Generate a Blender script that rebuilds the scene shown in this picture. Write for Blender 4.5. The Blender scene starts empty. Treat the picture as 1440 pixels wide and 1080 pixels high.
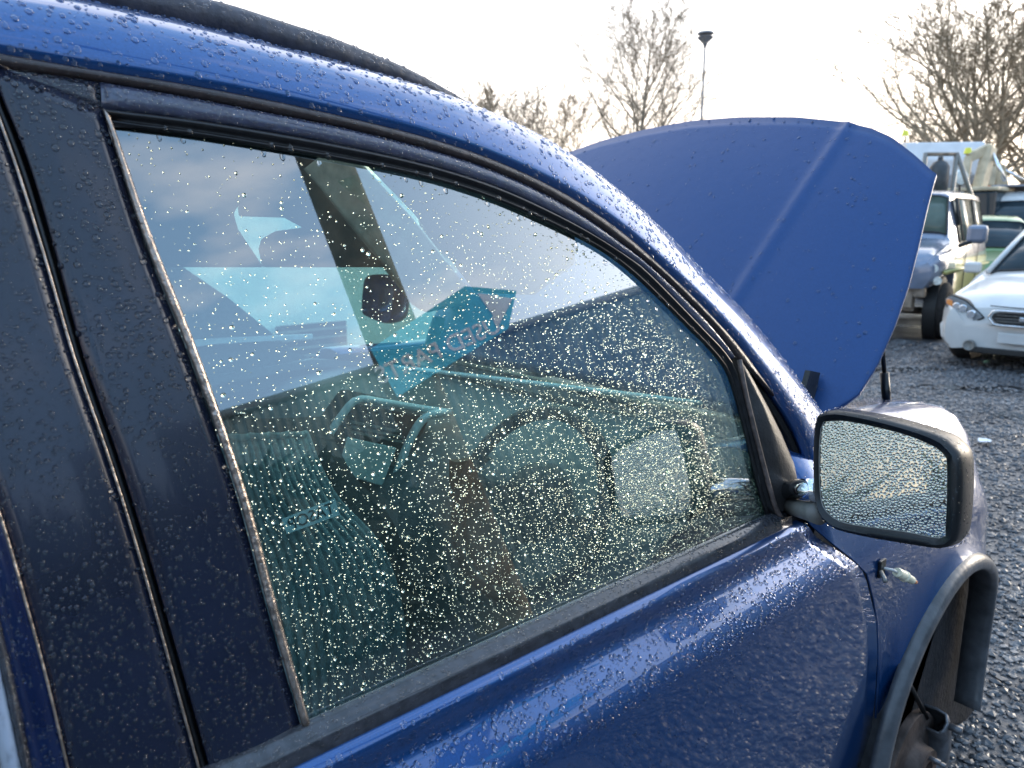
import bpy, bmesh, math, random
import numpy as np
from mathutils import Vector, Matrix
random.seed(7); RNG = np.random.default_rng(7)
scene = bpy.context.scene
COL = scene.collection
PI = math.pi
# ------------------------------------------------------------------ camera
F, HOR, VPX = 1050.0, 325.0, 1950.0          # focal length, horizon row, car-axis vanishing column (photo pixels)
CAM = np.array([0.6, 0.0, 1.42])
TH = math.atan((540-HOR)/F); YAW = math.atan((VPX-720)/(F/math.cos(TH)))
FW = np.array([-math.sin(YAW)*math.cos(TH), math.cos(YAW)*math.cos(TH), -math.sin(TH)])
RT = np.array([math.cos(YAW), math.sin(YAW), 0.0]); UP = np.cross(RT, FW)
cam = bpy.data.cameras.new('camera'); camo = bpy.data.objects.new('camera', cam); COL.objects.link(camo)
camo.location = CAM; camo.rotation_euler = Matrix((RT, UP, -FW)).transposed().to_euler()
cam.sensor_width = 36; cam.lens = 36*F/1440; cam.clip_start = 0.02; cam.clip_end = 3000
cam.dof.use_dof = True; cam.dof.focus_distance = 1.0; cam.dof.aperture_fstop = 8.0
scene.camera = camo
# ------------------------------------------------------------------ world, sun, exposure
SUN_EL, SUN_AZ = math.radians(10), math.radians(78)      # azimuth from +X towards +Y: low, ahead and just out of frame to the right
w = bpy.data.worlds.new('World'); scene.world = w; w.use_nodes = True
wn, wl = w.node_tree.nodes, w.node_tree.links; wn.clear()
def N(t, **k):
    n = wn.new(t)
    for a, b in k.items(): setattr(n, a, b)
    return n
sky = N('ShaderNodeTexSky', sky_type='NISHITA', sun_disc=False, sun_elevation=SUN_EL, sun_rotation=math.radians(90)-SUN_AZ, air_density=1.0, dust_density=.7, ozone_density=1.2)
bg = N('ShaderNodeBackground'); bg.inputs[1].default_value = 0.08
wl.new(sky.outputs[0], bg.inputs[0])
tc = N('ShaderNodeTexCoord'); sep = N('ShaderNodeSeparateXYZ'); wl.new(tc.outputs['Generated'], sep.inputs[0])
mp = N('ShaderNodeMapping'); mp.inputs['Scale'].default_value = (1.6, 1.6, 5.0); wl.new(tc.outputs['Generated'], mp.inputs[0])
nz = N('ShaderNodeTexNoise'); nz.inputs['Scale'].default_value = 1.7; nz.inputs['Detail'].default_value = 5; nz.inputs['Roughness'].default_value = .55; wl.new(mp.outputs[0], nz.inputs[0])
# cloud cover: thick towards the low sun side, breaking up behind the camera, thinning upwards
sx = N('ShaderNodeVectorMath', operation='DOT_PRODUCT'); sx.inputs[1].default_value = (-.77, .64, -0.30); wl.new(tc.outputs['Generated'], sx.inputs[0])
m1 = N('ShaderNodeMath', operation='MULTIPLY_ADD'); m1.inputs[1].default_value = .38; wl.new(sx.outputs['Value'], m1.inputs[0]); wl.new(nz.outputs[0], m1.inputs[2])
m2 = N('ShaderNodeMapRange'); m2.inputs['From Min'].default_value = .54; m2.inputs['From Max'].default_value = .70; wl.new(m1.outputs[0], m2.inputs[0])
lowz = N('ShaderNodeMapRange'); lowz.inputs['From Min'].default_value = .0; lowz.inputs['From Max'].default_value = .34; lowz.inputs['To Min'].default_value = 1; lowz.inputs['To Max'].default_value = 0; wl.new(sep.outputs[2], lowz.inputs[0])
cr = N('ShaderNodeMix', data_type='RGBA'); cr.inputs['A'].default_value = (1.0, 1.03, 1.10, 1); cr.inputs['B'].default_value = (1.12, .90, .66, 1); wl.new(lowz.outputs[0], cr.inputs['Factor'])
cb = N('ShaderNodeBackground'); cb.inputs[1].default_value = 1.3; wl.new(cr.outputs['Result'], cb.inputs[0])
# a bright warm band of haze all round the horizon
hz = N('ShaderNodeMapRange'); hz.inputs['From Min'].default_value = .02; hz.inputs['From Max'].default_value = .22; hz.inputs['To Min'].default_value = .85; hz.inputs['To Max'].default_value = 0; wl.new(sep.outputs[2], hz.inputs[0])
mp2 = N('ShaderNodeMapping'); mp2.inputs['Scale'].default_value = (1.3, 1.3, 4.0); mp2.inputs['Location'].default_value = (3.1, 1.7, .4); wl.new(tc.outputs['Generated'], mp2.inputs[0])
nz2 = N('ShaderNodeTexNoise'); nz2.inputs['Scale'].default_value = 2.6; nz2.inputs['Detail'].default_value = 6; wl.new(mp2.outputs[0], nz2.inputs[0])
wsp = N('ShaderNodeMapRange'); wsp.inputs['From Min'].default_value = .52; wsp.inputs['From Max'].default_value = .74; wsp.inputs['To Max'].default_value = .75; wl.new(nz2.outputs[0], wsp.inputs[0])      # scattered thin clouds everywhere
mw = N('ShaderNodeMath', operation='MAXIMUM'); wl.new(m2.outputs[0], mw.inputs[0]); wl.new(wsp.outputs[0], mw.inputs[1])
mx = N('ShaderNodeMath', operation='MAXIMUM'); wl.new(mw.outputs[0], mx.inputs[0]); wl.new(hz.outputs[0], mx.inputs[1])
veil = N('ShaderNodeBackground'); veil.inputs[0].default_value = (.36, .63, 1.0, 1); veil.inputs[1].default_value = 1.3      # thin high cloud, bright blue
vm = N('ShaderNodeMixShader'); vm.inputs[0].default_value = .70; wl.new(bg.outputs[0], vm.inputs[1]); wl.new(veil.outputs[0], vm.inputs[2])
ms = N('ShaderNodeMixShader'); wl.new(mx.outputs[0], ms.inputs[0]); wl.new(vm.outputs[0], ms.inputs[1]); wl.new(cb.outputs[0], ms.inputs[2])
gd = N('ShaderNodeVectorMath', operation='DOT_PRODUCT'); gd.inputs[1].default_value = (math.cos(SUN_AZ)*math.cos(SUN_EL), math.sin(SUN_AZ)*math.cos(SUN_EL), math.sin(SUN_EL)); wl.new(tc.outputs['Generated'], gd.inputs[0])
g1_ = N('ShaderNodeMath', operation='MAXIMUM'); g1_.inputs[1].default_value = 0; wl.new(gd.outputs['Value'], g1_.inputs[0])
g2_ = N('ShaderNodeMath', operation='POWER'); g2_.inputs[1].default_value = 8; wl.new(g1_.outputs[0], g2_.inputs[0])
g3_ = N('ShaderNodeMath', operation='MULTIPLY'); g3_.inputs[1].default_value = 2.4; wl.new(g2_.outputs[0], g3_.inputs[0])
gb_ = N('ShaderNodeBackground'); gb_.inputs[0].default_value = (1, .86, .68, 1); wl.new(g3_.outputs[0], gb_.inputs[1])      # glow of the low sun through thin cloud
ad = N('ShaderNodeAddShader'); wl.new(ms.outputs[0], ad.inputs[0]); wl.new(gb_.outputs[0], ad.inputs[1])
wo = N('ShaderNodeOutputWorld'); wl.new(ad.outputs[0], wo.inputs[0])
sun = bpy.data.lights.new('sun', 'SUN'); sun.energy = .5; sun.angle = math.radians(12); sun.color = (1, .86, .68)
suno = bpy.data.objects.new('sun', sun); COL.objects.link(suno)
sd = Vector((math.cos(SUN_AZ)*math.cos(SUN_EL), math.sin(SUN_AZ)*math.cos(SUN_EL), math.sin(SUN_EL)))
suno.rotation_euler = sd.to_track_quat('Z', 'Y').to_euler()
scene.view_settings.view_transform = 'Standard'; scene.view_settings.look = 'None'
scene.view_settings.exposure = 0.82; scene.view_settings.gamma = 1; scene.view_settings.use_curve_mapping = False
cy = scene.cycles
cy.max_bounces = 14; cy.transmission_bounces = 10; cy.transparent_max_bounces = 16; cy.glossy_bounces = 6; cy.diffuse_bounces = 3
cy.caustics_refractive = True; cy.caustics_reflective = False; cy.sample_clamp_indirect = 6; cy.use_denoising = True

# ------------------------------------------------------------------ measuring helpers: where a sight line meets a real plane
def ray(x, y): return (FW*F + RT*(x-720) + UP*(540-y))/F
def onX(px, py, x): r = ray(px, py); return CAM + r*(x-CAM[0])/r[0]
def onY(px, py, y): r = ray(px, py); return CAM + r*(y-CAM[1])/r[1]
def onZ(px, py, z): r = ray(px, py); return CAM + r*(z-CAM[2])/r[2]
TAU = math.tan(math.radians(14)); NW = np.array([1, 0, TAU]); NW = NW/np.linalg.norm(NW)
def T(px, py, off=0.0):                        # the leaning plane of the driver's window and door frame
    P0 = np.array([0, 0, .96]) + NW*off
    r = ray(px, py); return CAM + r*((P0-CAM) @ NW)/(r @ NW)
def resample(pts, n):
    p = np.array(pts, float); d = np.r_[0, np.cumsum(np.linalg.norm(np.diff(p, axis=0), axis=1))]
    t = np.linspace(0, d[-1], n); return np.stack([np.interp(t, d, p[:, k]) for k in range(p.shape[1])], 1)
def smooth_poly(pts, n, it=2):                 # Catmull-Rom through the points, then even spacing
    p = np.array(pts, float); out = []
    q = np.vstack([2*p[0]-p[1], p, 2*p[-1]-p[-2]])
    for i in range(1, len(q)-2):
        for t in np.linspace(0, 1, 12, endpoint=False):
            out.append(.5*((2*q[i]) + (-q[i-1]+q[i+1])*t + (2*q[i-1]-5*q[i]+4*q[i+1]-q[i+2])*t*t + (-q[i-1]+3*q[i]-3*q[i+1]+q[i+2])*t**3))
    out.append(p[-1]); return resample(out, n)
# ------------------------------------------------------------------ materials
def mat(name, col, rough=.5, metal=0, coat=0, noise=0, nscale=20, bump=0, bscale=60, spec=.5, trans=0, ior=1.45, rvar=0, emit=None, col2=None, coatr=.03):
    m = bpy.data.materials.new(name); m.use_nodes = True; nt = m.node_tree; b = nt.nodes['Principled BSDF']
    b.inputs['Base Color'].default_value = (*col, 1); b.inputs['Roughness'].default_value = rough; b.inputs['Metallic'].default_value = metal
    b.inputs['Coat Weight'].default_value = coat; b.inputs['Coat Roughness'].default_value = coatr; b.inputs['Specular IOR Level'].default_value = spec
    b.inputs['Transmission Weight'].default_value = trans; b.inputs['IOR'].default_value = ior
    tc = nt.nodes.new('ShaderNodeTexCoord')
    if noise or col2:
        nz = nt.nodes.new('ShaderNodeTexNoise'); nz.inputs['Scale'].default_value = nscale; nz.inputs['Detail'].default_value = 6
        nt.links.new(tc.outputs['Object'], nz.inputs[0])
        rp = nt.nodes.new('ShaderNodeMapRange'); rp.inputs['From Min'].default_value = .35; rp.inputs['From Max'].default_value = .65; nt.links.new(nz.outputs[0], rp.inputs[0])
        mxn = nt.nodes.new('ShaderNodeMix'); mxn.data_type = 'RGBA'
        c2 = col2 or tuple(c*(1-noise) for c in col); c1 = col if col2 else tuple(min(1, c*(1+noise)) for c in col)
        mxn.inputs['A'].default_value = (*c1, 1); mxn.inputs['B'].default_value = (*c2, 1)
        nt.links.new(rp.outputs[0], mxn.inputs['Factor']); nt.links.new(mxn.outputs['Result'], b.inputs['Base Color'])
        if rvar:
            rr = nt.nodes.new('ShaderNodeMapRange'); rr.inputs['From Min'].default_value = .3; rr.inputs['From Max'].default_value = .7
            rr.inputs['To Min'].default_value = max(.02, rough-rvar); rr.inputs['To Max'].default_value = rough+rvar
            nt.links.new(nz.outputs[0], rr.inputs[0]); nt.links.new(rr.outputs[0], b.inputs['Roughness'])
    if bump:
        n2 = nt.nodes.new('ShaderNodeTexNoise'); n2.inputs['Scale'].default_value = bscale; n2.inputs['Detail'].default_value = 4; nt.links.new(tc.outputs['Object'], n2.inputs[0])
        bp = nt.nodes.new('ShaderNodeBump'); bp.inputs['Strength'].default_value = bump; bp.inputs['Distance'].default_value = .01
        nt.links.new(n2.outputs[0], bp.inputs['Height']); nt.links.new(bp.outputs[0], b.inputs['Normal'])
    if emit: b.inputs['Emission Color'].default_value = (*emit[0], 1); b.inputs['Emission Strength'].default_value = emit[1]
    return m
def glass_mat(name, tint, extra=1.0, film=0.0):          # one pane as a thin sheet: tinted see-through plus a mirror reflection by Fresnel
    m = bpy.data.materials.new(name); m.use_nodes = True; nt = m.node_tree; nt.nodes.clear()
    tr = nt.nodes.new('ShaderNodeBsdfTransparent'); tr.inputs[0].default_value = (*tint, 1)
    gl = nt.nodes.new('ShaderNodeBsdfGlossy'); gl.inputs['Roughness'].default_value = 0.0
    gl.inputs[0].default_value = (1, 1, 1, 1)
    fr = nt.nodes.new('ShaderNodeFresnel'); ge_ = nt.nodes.new('ShaderNodeNewGeometry'); mr_ = nt.nodes.new('ShaderNodeMapRange')
    mr_.inputs['To Min'].default_value = 1.52; mr_.inputs['To Max'].default_value = 1/1.52; nt.links.new(ge_.outputs['Backfacing'], mr_.inputs['Value']); nt.links.new(mr_.outputs[0], fr.inputs[0])   # a thin pane mirrors alike from both sides
    mu = nt.nodes.new('ShaderNodeMath'); mu.operation = 'MULTIPLY'; mu.inputs[1].default_value = 1.85*extra; mu.use_clamp = True
    nt.links.new(fr.outputs[0], mu.inputs[0])
    mi = nt.nodes.new('ShaderNodeMixShader'); nt.links.new(mu.outputs[0], mi.inputs[0]); nt.links.new(tr.outputs[0], mi.inputs[1]); nt.links.new(gl.outputs[0], mi.inputs[2])
    last = mi
    if film:                                              # thin grime film
        df = nt.nodes.new('ShaderNodeBsdfDiffuse'); df.inputs[0].default_value = (.35, .6, .55, 1)
        tcn = nt.nodes.new('ShaderNodeTexCoord'); nzz = nt.nodes.new('ShaderNodeTexNoise'); nzz.inputs['Scale'].default_value = 3; nzz.inputs['Detail'].default_value = 6
        nt.links.new(tcn.outputs['Object'], nzz.inputs[0]); mm = nt.nodes.new('ShaderNodeMath'); mm.operation = 'MULTIPLY'; mm.inputs[1].default_value = film
        nt.links.new(nzz.outputs[0], mm.inputs[0])
        m3 = nt.nodes.new('ShaderNodeMixShader'); nt.links.new(mm.outputs[0], m3.inputs[0]); nt.links.new(mi.outputs[0], m3.inputs[1]); nt.links.new(df.outputs[0], m3.inputs[2]); last = m3
    o = nt.nodes.new('ShaderNodeOutputMaterial'); nt.links.new(last.outputs[0], o.inputs[0])
    return m
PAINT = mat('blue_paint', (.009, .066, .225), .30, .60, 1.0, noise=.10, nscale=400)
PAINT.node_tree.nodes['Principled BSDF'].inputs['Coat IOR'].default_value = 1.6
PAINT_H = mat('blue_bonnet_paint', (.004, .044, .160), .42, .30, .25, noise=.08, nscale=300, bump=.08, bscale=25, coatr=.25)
FRAME = mat('dark_frame_paint', (.050, .060, .105), .22, 0, .8, noise=.15, nscale=50, coatr=.05)
PILLAR = mat('pillar_film', (.010, .014, .030), .24, 0, .35, noise=.15, nscale=8, coatr=.06)
RUBBER = mat('black_rubber', (.010, .010, .011), .30, noise=.3, nscale=60, bump=.1)
DRIP = mat('brown_black_rubber', (.030, .022, .022), .34, noise=.25, nscale=90, bump=.15)
MOULD = mat('satin_black_moulding', (.035, .037, .045), .20, 0, .5, noise=.3, nscale=70, bump=.05, coatr=.15)
STRIP = mat('worn_bright_strip', (.33, .27, .23), .22, .7, 0, noise=.3, nscale=60, bump=.2, bscale=150)
TRIM = mat('grey_black_plastic', (.035, .033, .033), .38, noise=.25, nscale=30, bump=.1, bscale=200)
ARCH = mat('weathered_arch_plastic', (.085, .088, .095), .30, noise=.3, nscale=25, bump=.1)
RAIL = mat('roof_rail_black', (.045, .048, .065), .42, noise=.2, nscale=80, bump=.2)
GLASS = glass_mat('door_glass', (.52, .76, .70), 3.0, .045)
WGLASS = glass_mat('windscreen_glass', (.70, .88, .82), .15, .03)
PGLASS = glass_mat('far_door_glass', (.72, .90, .88), .6)
MIRROR = mat('mirror_silver', (.62, .60, .52), .0, 1)
CHROME = mat('chrome', (.75, .76, .78), .09, 1, noise=.1, nscale=40)
GREYPL = mat('grey_plastic_arm', (.22, .21, .19), .35, noise=.2, nscale=40)
DASH = mat('dash_plastic', (.13, .15, .155), .50, noise=.15, nscale=60, bump=.1, bscale=300)
CLOTH = mat('seat_cloth', (.34, .42, .44), .85, noise=.25, nscale=90, bump=.3, bscale=400)
DARKCLOTH = mat('dark_cloth', (.028, .032, .036), .9, noise=.2, nscale=80)
HEADL = mat('headliner_cloth', (.055, .060, .065), .9, noise=.1, nscale=80)
SILVERP = mat('silver_plastic', (.75, .85, .85), .32, .1, noise=.1, nscale=50)
SCREEN = mat('dull_screen', (.70, .80, .76), .25, noise=.15, nscale=10)
BROWN = mat('pole_reflection_brown', (.13, .075, .045), .7, noise=.3, nscale=12)
def water_mat(nm='water', c=(1, 1, 1)):
    m = bpy.data.materials.new(nm); m.use_nodes = True; nt = m.node_tree; nt.nodes.clear()
    g = nt.nodes.new('ShaderNodeBsdfGlass'); g.inputs['IOR'].default_value = 1.33; g.inputs['Roughness'].default_value = 0; g.inputs['Color'].default_value = (*c, 1)
    o = nt.nodes.new('ShaderNodeOutputMaterial'); nt.links.new(g.outputs[0], o.inputs[0]); return m
WATER = water_mat(); WATER_G = water_mat('water_on_tinted_glass', (.97, 1, .93))
# ------------------------------------------------------------------ mesh helpers
def link(name, me, parent=None, m=None, kind=None, label=None):
    o = bpy.data.objects.new(name, me); COL.objects.link(o)
    if m is not None:
        for mm in (m if isinstance(m, (list, tuple)) else [m]): me.materials.append(mm)
    if parent is not None:
        o.parent = parent; o.matrix_parent_inverse = Matrix.Identity(4)
    if kind: o['kind'] = kind
    if label: o['label'] = label
    return o
def mesh(name, V, Fc, m, parent=None, smooth=True, auto=None, **k):
    me = bpy.data.meshes.new(name); me.from_pydata([tuple(map(float, v)) for v in V], [], [tuple(f) for f in Fc]); me.update()
    bm = bmesh.new(); bm.from_mesh(me); bmesh.ops.recalc_face_normals(bm, faces=bm.faces); 
    if auto is not None:
        for e in bm.edges:
            if len(e.link_faces) == 2 and e.calc_face_angle(0) > math.radians(auto): e.smooth = False
    for f in bm.faces: f.smooth = smooth
    bm.to_mesh(me); bm.free()
    return link(name, me, parent, m, **k)
def raw(name, V, Fc, m, parent=None, smooth=True, **k):
    me = bpy.data.meshes.new(name); me.from_pydata([tuple(map(float, v)) for v in V], [], [tuple(f) for f in Fc]); me.update()
    me.polygons.foreach_set('use_smooth', [smooth]*len(me.polygons)); return link(name, me, parent, m, **k)
def thing(name, label, cat, loc=(0, 0, 0), rz=0, group=None):
    o = bpy.data.objects.new(name, None); COL.objects.link(o); o.location = loc; o.rotation_euler = (0, 0, rz)
    o['label'] = label; o['category'] = cat
    if group: o['group'] = group
    return o
def tag(o, label, cat, group=None):
    o['label'] = label; o['category'] = cat
    if group: o['group'] = group
    return o
def grid(rows, cu=False, cv=False):            # rows: list of equal-length point lists
    V = [p for r in rows for p in r]; n = len(rows[0]); R = len(rows); Fc = []
    for i in range(R if cv else R-1):
        for j in range(n if cu else n-1):
            a, b = i*n+j, i*n+(j+1) % n; c, d = ((i+1) % R)*n+(j+1) % n, ((i+1) % R)*n+j
            Fc.append((a, b, c, d))
    return V, Fc
def thick(o, t, off=-1):
    s = o.modifiers.new('thickness', 'SOLIDIFY'); s.thickness = t; s.offset = off; return o
def orient(V, Fc, d):                          # flip faces so the mean normal looks along d
    V = np.array(V, float); f = Fc[len(Fc)//2]; n = np.cross(V[f[1]]-V[f[0]], V[f[2]]-V[f[0]])
    return Fc if n @ np.array(d) > 0 else [tuple(reversed(q)) for q in Fc]
def sheet(name, rows, m, parent=None, d=(1, 0, .3), t=.004, smooth=True, **k):
    V, Fc = grid(rows); Fc = orient(V, Fc, d); o = raw(name, V, Fc, m, parent, smooth, **k)
    if t: thick(o, t)
    return o
def tube_vf(pts, rad, seg=8, V=None, Fc=None, cap=True):
    V = [] if V is None else V; Fc = [] if Fc is None else Fc
    P = [np.array(p, float) for p in pts]; n = len(P); rad = [rad]*n if np.isscalar(rad) else rad; base = len(V); u = None
    for i in range(n):
        t = P[min(i+1, n-1)]-P[max(i-1, 0)]; t = t/(np.linalg.norm(t)+1e-9)
        if u is None: u = np.cross(t, [0, 0, 1]) if abs(t[2]) < .9 else np.cross(t, [1, 0, 0])
        u = u-t*(u @ t); u = u/(np.linalg.norm(u)+1e-9); v = np.cross(t, u)
        for k in range(seg): a = 2*PI*k/seg; V.append(P[i]+rad[i]*(u*math.cos(a)+v*math.sin(a)))
    for i in range(n-1):
        for k in range(seg): Fc.append((base+i*seg+k, base+i*seg+(k+1) % seg, base+(i+1)*seg+(k+1) % seg, base+(i+1)*seg+k))
    if cap: Fc.append(tuple(base+k for k in reversed(range(seg)))); Fc.append(tuple(base+(n-1)*seg+k for k in range(seg)))
    return V, Fc
def tube(name, pts, rad, m, parent=None, seg=10, **k):
    V, Fc = tube_vf(pts, rad, seg); return raw(name, V, Fc, m, parent, **k)
def prism(name, poly, dvec, m, parent=None, bevel=0, smooth=False, **k):   # polygon (3-D points) extruded by dvec
    n = len(poly); d = np.array(dvec, float); V = [np.array(p, float) for p in poly]+[np.array(p, float)+d for p in poly]
    Fc = [tuple(range(n)), tuple(range(2*n-1, n-1, -1))]+[(i, (i+1) % n, n+(i+1) % n, n+i) for i in range(n)]
    o = mesh(name, V, Fc, m, parent, smooth, **k)
    if bevel:
        b = o.modifiers.new('edge', 'BEVEL'); b.width = bevel; b.segments = 2; b.limit_method = 'ANGLE'
    return o
def box(name, c, s, m, parent=None, rz=0, bevel=0, rot=None, **k):
    sx, sy, sz = [q/2 for q in s]; V = [(x, y, z) for x in (-sx, sx) for y in (-sy, sy) for z in (-sz, sz)]
    R = rot if rot is not None else Matrix.Rotation(rz, 3, 'Z'); V = [tuple(R @ Vector(v)+Vector(c)) for v in V]
    Fc = [(0, 1, 3, 2), (4, 6, 7, 5), (0, 4, 5, 1), (2, 3, 7, 6), (0, 2, 6, 4), (1, 5, 7, 3)]
    o = mesh(name, V, Fc, m, parent, False, **k)
    if bevel:
        b = o.modifiers.new('edge', 'BEVEL'); b.width = bevel; b.segments = 2
    return o
def lathe(name, prof, c, axis, m, parent=None, seg=24, **k):   # prof: (radius, along) pairs
    a = Vector(axis).normalized(); q = a.to_track_quat('Z', 'Y').to_matrix(); rows = []
    for r, h in prof: rows.append([tuple(q @ Vector((r*math.cos(2*PI*i/seg), r*math.sin(2*PI*i/seg), h))+Vector(c)) for i in range(seg)])
    V, Fc = grid(rows, cu=True); return mesh(name, V, Fc, m, parent, True, auto=50, **k)
def roundpoly(pts, r=.2, n=4):                 # round the corners of a polygon given in any dimension
    P = [np.array(p, float) for p in pts]; out = []; L = len(P)
    for i in range(L):
        a, b, c = P[i-1], P[i], P[(i+1) % L]
        p0, p1 = b+(a-b)*r, b+(c-b)*r
        for t in np.linspace(0, 1, n): out.append((1-t)**2*p0+2*t*(1-t)*b+t*t*p1)
    return out
# ------------------------------------------------------------------ water drops: low domes scattered over a surface
def tri_surface(rows):
    V, Fc = grid(rows); V = np.array(V, float); A = np.array([(f[0], f[1], f[2]) for f in Fc]+[(f[0], f[2], f[3]) for f in Fc]); return V, A
def sample(V, A, n, dens=None, d=(1, 0, .3)):
    a, b, c = V[A[:, 0]], V[A[:, 1]], V[A[:, 2]]; nn = np.cross(b-a, c-a); ar = np.linalg.norm(nn, axis=1)+1e-12; nn = nn/ar[:, None]
    nn[nn @ np.array(d, float) < 0] *= -1
    k = RNG.choice(len(A), n, p=ar/ar.sum()); u, v = RNG.random(n), RNG.random(n); fl = u+v > 1; u[fl], v[fl] = 1-u[fl], 1-v[fl]
    P = a[k]+(b-a)[k]*u[:, None]+(c-a)[k]*v[:, None]; Nn = nn[k]
    if dens is not None:
        keep = RNG.random(n) < dens(P); P, Nn = P[keep], Nn[keep]
    return P, Nn
def drops(name, P, Nn, R, parent, hgt=.42, seg=8, closed=False, lift=0.0, m=None, stretch=.25, space=1.6):
    o = np.argsort(-R); P, Nn, R = P[o], Nn[o], R[o]           # big drops first, small ones keep clear of them
    cell = max(R)*2.2; H = {}; keep = []
    for i in range(len(P)):
        kx = tuple(np.floor(P[i]/cell).astype(int)); ok = True
        for dx in (-1, 0, 1):
            for dy in (-1, 0, 1):
                for dz in (-1, 0, 1):
                    for j in H.get((kx[0]+dx, kx[1]+dy, kx[2]+dz), ()):
                        q = P[i]-P[j]
                        if q @ q < ((R[i]+R[j])*space*.5)**2: ok = False; break
                    if not ok: break
                if not ok: break
            if not ok: break
        if ok: H.setdefault(kx, []).append(i); keep.append(i)
    P, Nn, R = P[keep], Nn[keep], R[keep]; n = len(P)
    up = np.array([0, 0, 1.0]); tv = up-Nn*(Nn @ up)[:, None]; tv /= np.linalg.norm(tv, axis=1)[:, None]+1e-9; tu = np.cross(tv, Nn)
    ang = np.arange(seg)*2*PI/seg
    sc = 1+RNG.normal(0, .13, (n, seg)); sc = (sc+np.roll(sc, 1, 1)+np.roll(sc, -1, 1))/3
    st = 1+stretch*RNG.random(n); h = R*hgt*(.8+.4*RNG.random(n)); rings = []
    for rr, hh, dn in ((1.0, 0.0, 0.0), (.86, .52, .04), (.50, .88, .06)):
        cx = np.cos(ang)[None]*sc*R[:, None]*rr; cyy = np.sin(ang)[None]*sc*R[:, None]*rr*st[:, None]-(dn*R)[:, None]
        rings.append(P[:, None]+tu[:, None]*cx[..., None]+tv[:, None]*cyy[..., None]+Nn[:, None]*(h*hh+lift)[:, None, None])
    top = P+Nn*(h+lift)[:, None]-tv*(R*.08)[:, None]
    per = seg*3+1; V = np.concatenate([np.concatenate(rings, 1), top[:, None]], 1).reshape(-1, 3)
    loc = []
    for r in range(2):
        for k in range(seg): loc.append((r*seg+k, r*seg+(k+1) % seg, (r+1)*seg+(k+1) % seg)); loc.append((r*seg+k, (r+1)*seg+(k+1) % seg, (r+1)*seg+k))
    for k in range(seg): loc.append((2*seg+k, 2*seg+(k+1) % seg, 3*seg))
    if closed:
        for k in range(1, seg-1): loc.append((0, k+1, k))
    loc = np.array(loc, dtype=np.int32); Fa = (loc[None]+(np.arange(n)*per)[:, None, None]).reshape(-1, 3)
    me = bpy.data.meshes.new(name); me.vertices.add(len(V)); me.vertices.foreach_set('co', V.astype(np.float32).ravel())
    me.loops.add(len(Fa)*3); me.loops.foreach_set('vertex_index', Fa.ravel()); me.polygons.add(len(Fa))
    me.polygons.foreach_set('loop_start', np.arange(len(Fa), dtype=np.int32)*3); me.update(calc_edges=True)
    me.polygons.foreach_set('use_smooth', np.ones(len(Fa), bool))
    ob = link(name, me, parent, m or WATER, kind='stuff'); return ob
def sizes(n, lo, hi, p=2.4): return lo+(hi-lo)*RNG.random(n)**p
# ================================================================== SETTING
GRAV = mat('wet_gravel_ground', (.095, .097, .105), .42, noise=0, nscale=1.2, col2=(.042, .045, .052), rvar=.28, bump=1.0, bscale=38)
gr = 140
rows = [[(x, y, 0) for x in (-400, -60, -12, 12, 60, 400)] for y in (-400, -60, -8, 12, 60, 400)]
V, Fc = grid(rows); ground = raw('ground', V, orient(V, Fc, (0, 0, 1)), GRAV, None, False, kind='structure')
# crushed stones lying on it, dense near the car and thinning out
STONE = mat('wet_stone', (.15, .155, .165), .30, noise=.5, nscale=3, spec=.5, col2=(.06, .064, .072))
def stones():
    ico = [(0, 0, 1), (.89, 0, .45), (.28, .85, .45), (-.72, .53, .45), (-.72, -.53, .45), (.28, -.85, .45), (.72, .53, -.45), (-.28, .85, -.45), (-.89, 0, -.45), (-.28, -.85, -.45), (.72, -.53, -.45), (0, 0, -1)]
    fi = [(0, 1, 2), (0, 2, 3), (0, 3, 4), (0, 4, 5), (0, 5, 1), (1, 6, 2), (2, 7, 3), (3, 8, 4), (4, 9, 5), (5, 10, 1), (6, 7, 2), (7, 8, 3), (8, 9, 4), (9, 10, 5), (10, 6, 1), (11, 7, 6), (11, 8, 7), (11, 9, 8), (11, 10, 9), (11, 6, 10)]
    ico = np.array(ico); fi = np.array(fi, dtype=np.int32); n = 60000
    t = RNG.random(n)**1.5; y = 1.4+t*9; cx = -.1-(y-2)*.20; x = cx+RNG.normal(0, .75+.14*y, n)
    r = (.0045+.008*RNG.random(n)**1.8)*(1+.07*y)
    Q = ico[None]*(1+RNG.normal(0, .2, (n, 12, 1)))*r[:, None, None]*np.stack([.8+.6*RNG.random(n), .8+.6*RNG.random(n), .45+.4*RNG.random(n)], 1)[:, None]
    a = RNG.random(n)*6.28; ca, sa = np.cos(a)[:, None], np.sin(a)[:, None]
    V = np.stack([Q[..., 0]*ca-Q[..., 1]*sa+x[:, None], Q[..., 0]*sa+Q[..., 1]*ca+y[:, None], Q[..., 2]+r[:, None]*.25], -1).reshape(-1, 3)
    Fa = (fi[None]+(np.arange(n)*12)[:, None, None]).reshape(-1, 3).astype(np.int32)
    me = bpy.data.meshes.new('gravel'); me.vertices.add(len(V)); me.vertices.foreach_set('co', V.astype(np.float32).ravel())
    me.loops.add(len(Fa)*3); me.loops.foreach_set('vertex_index', Fa.ravel()); me.polygons.add(len(Fa)); me.polygons.foreach_set('loop_start', np.arange(len(Fa), dtype=np.int32)*3); me.update(calc_edges=True)
    me.polygons.foreach_set('use_smooth', np.zeros(len(Fa), bool)); o = link('gravel', me, None, STONE, kind='stuff'); tag(o, 'wet blue-grey crushed stone lying loose beside the blue car', 'gravel')
stones()
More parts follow.
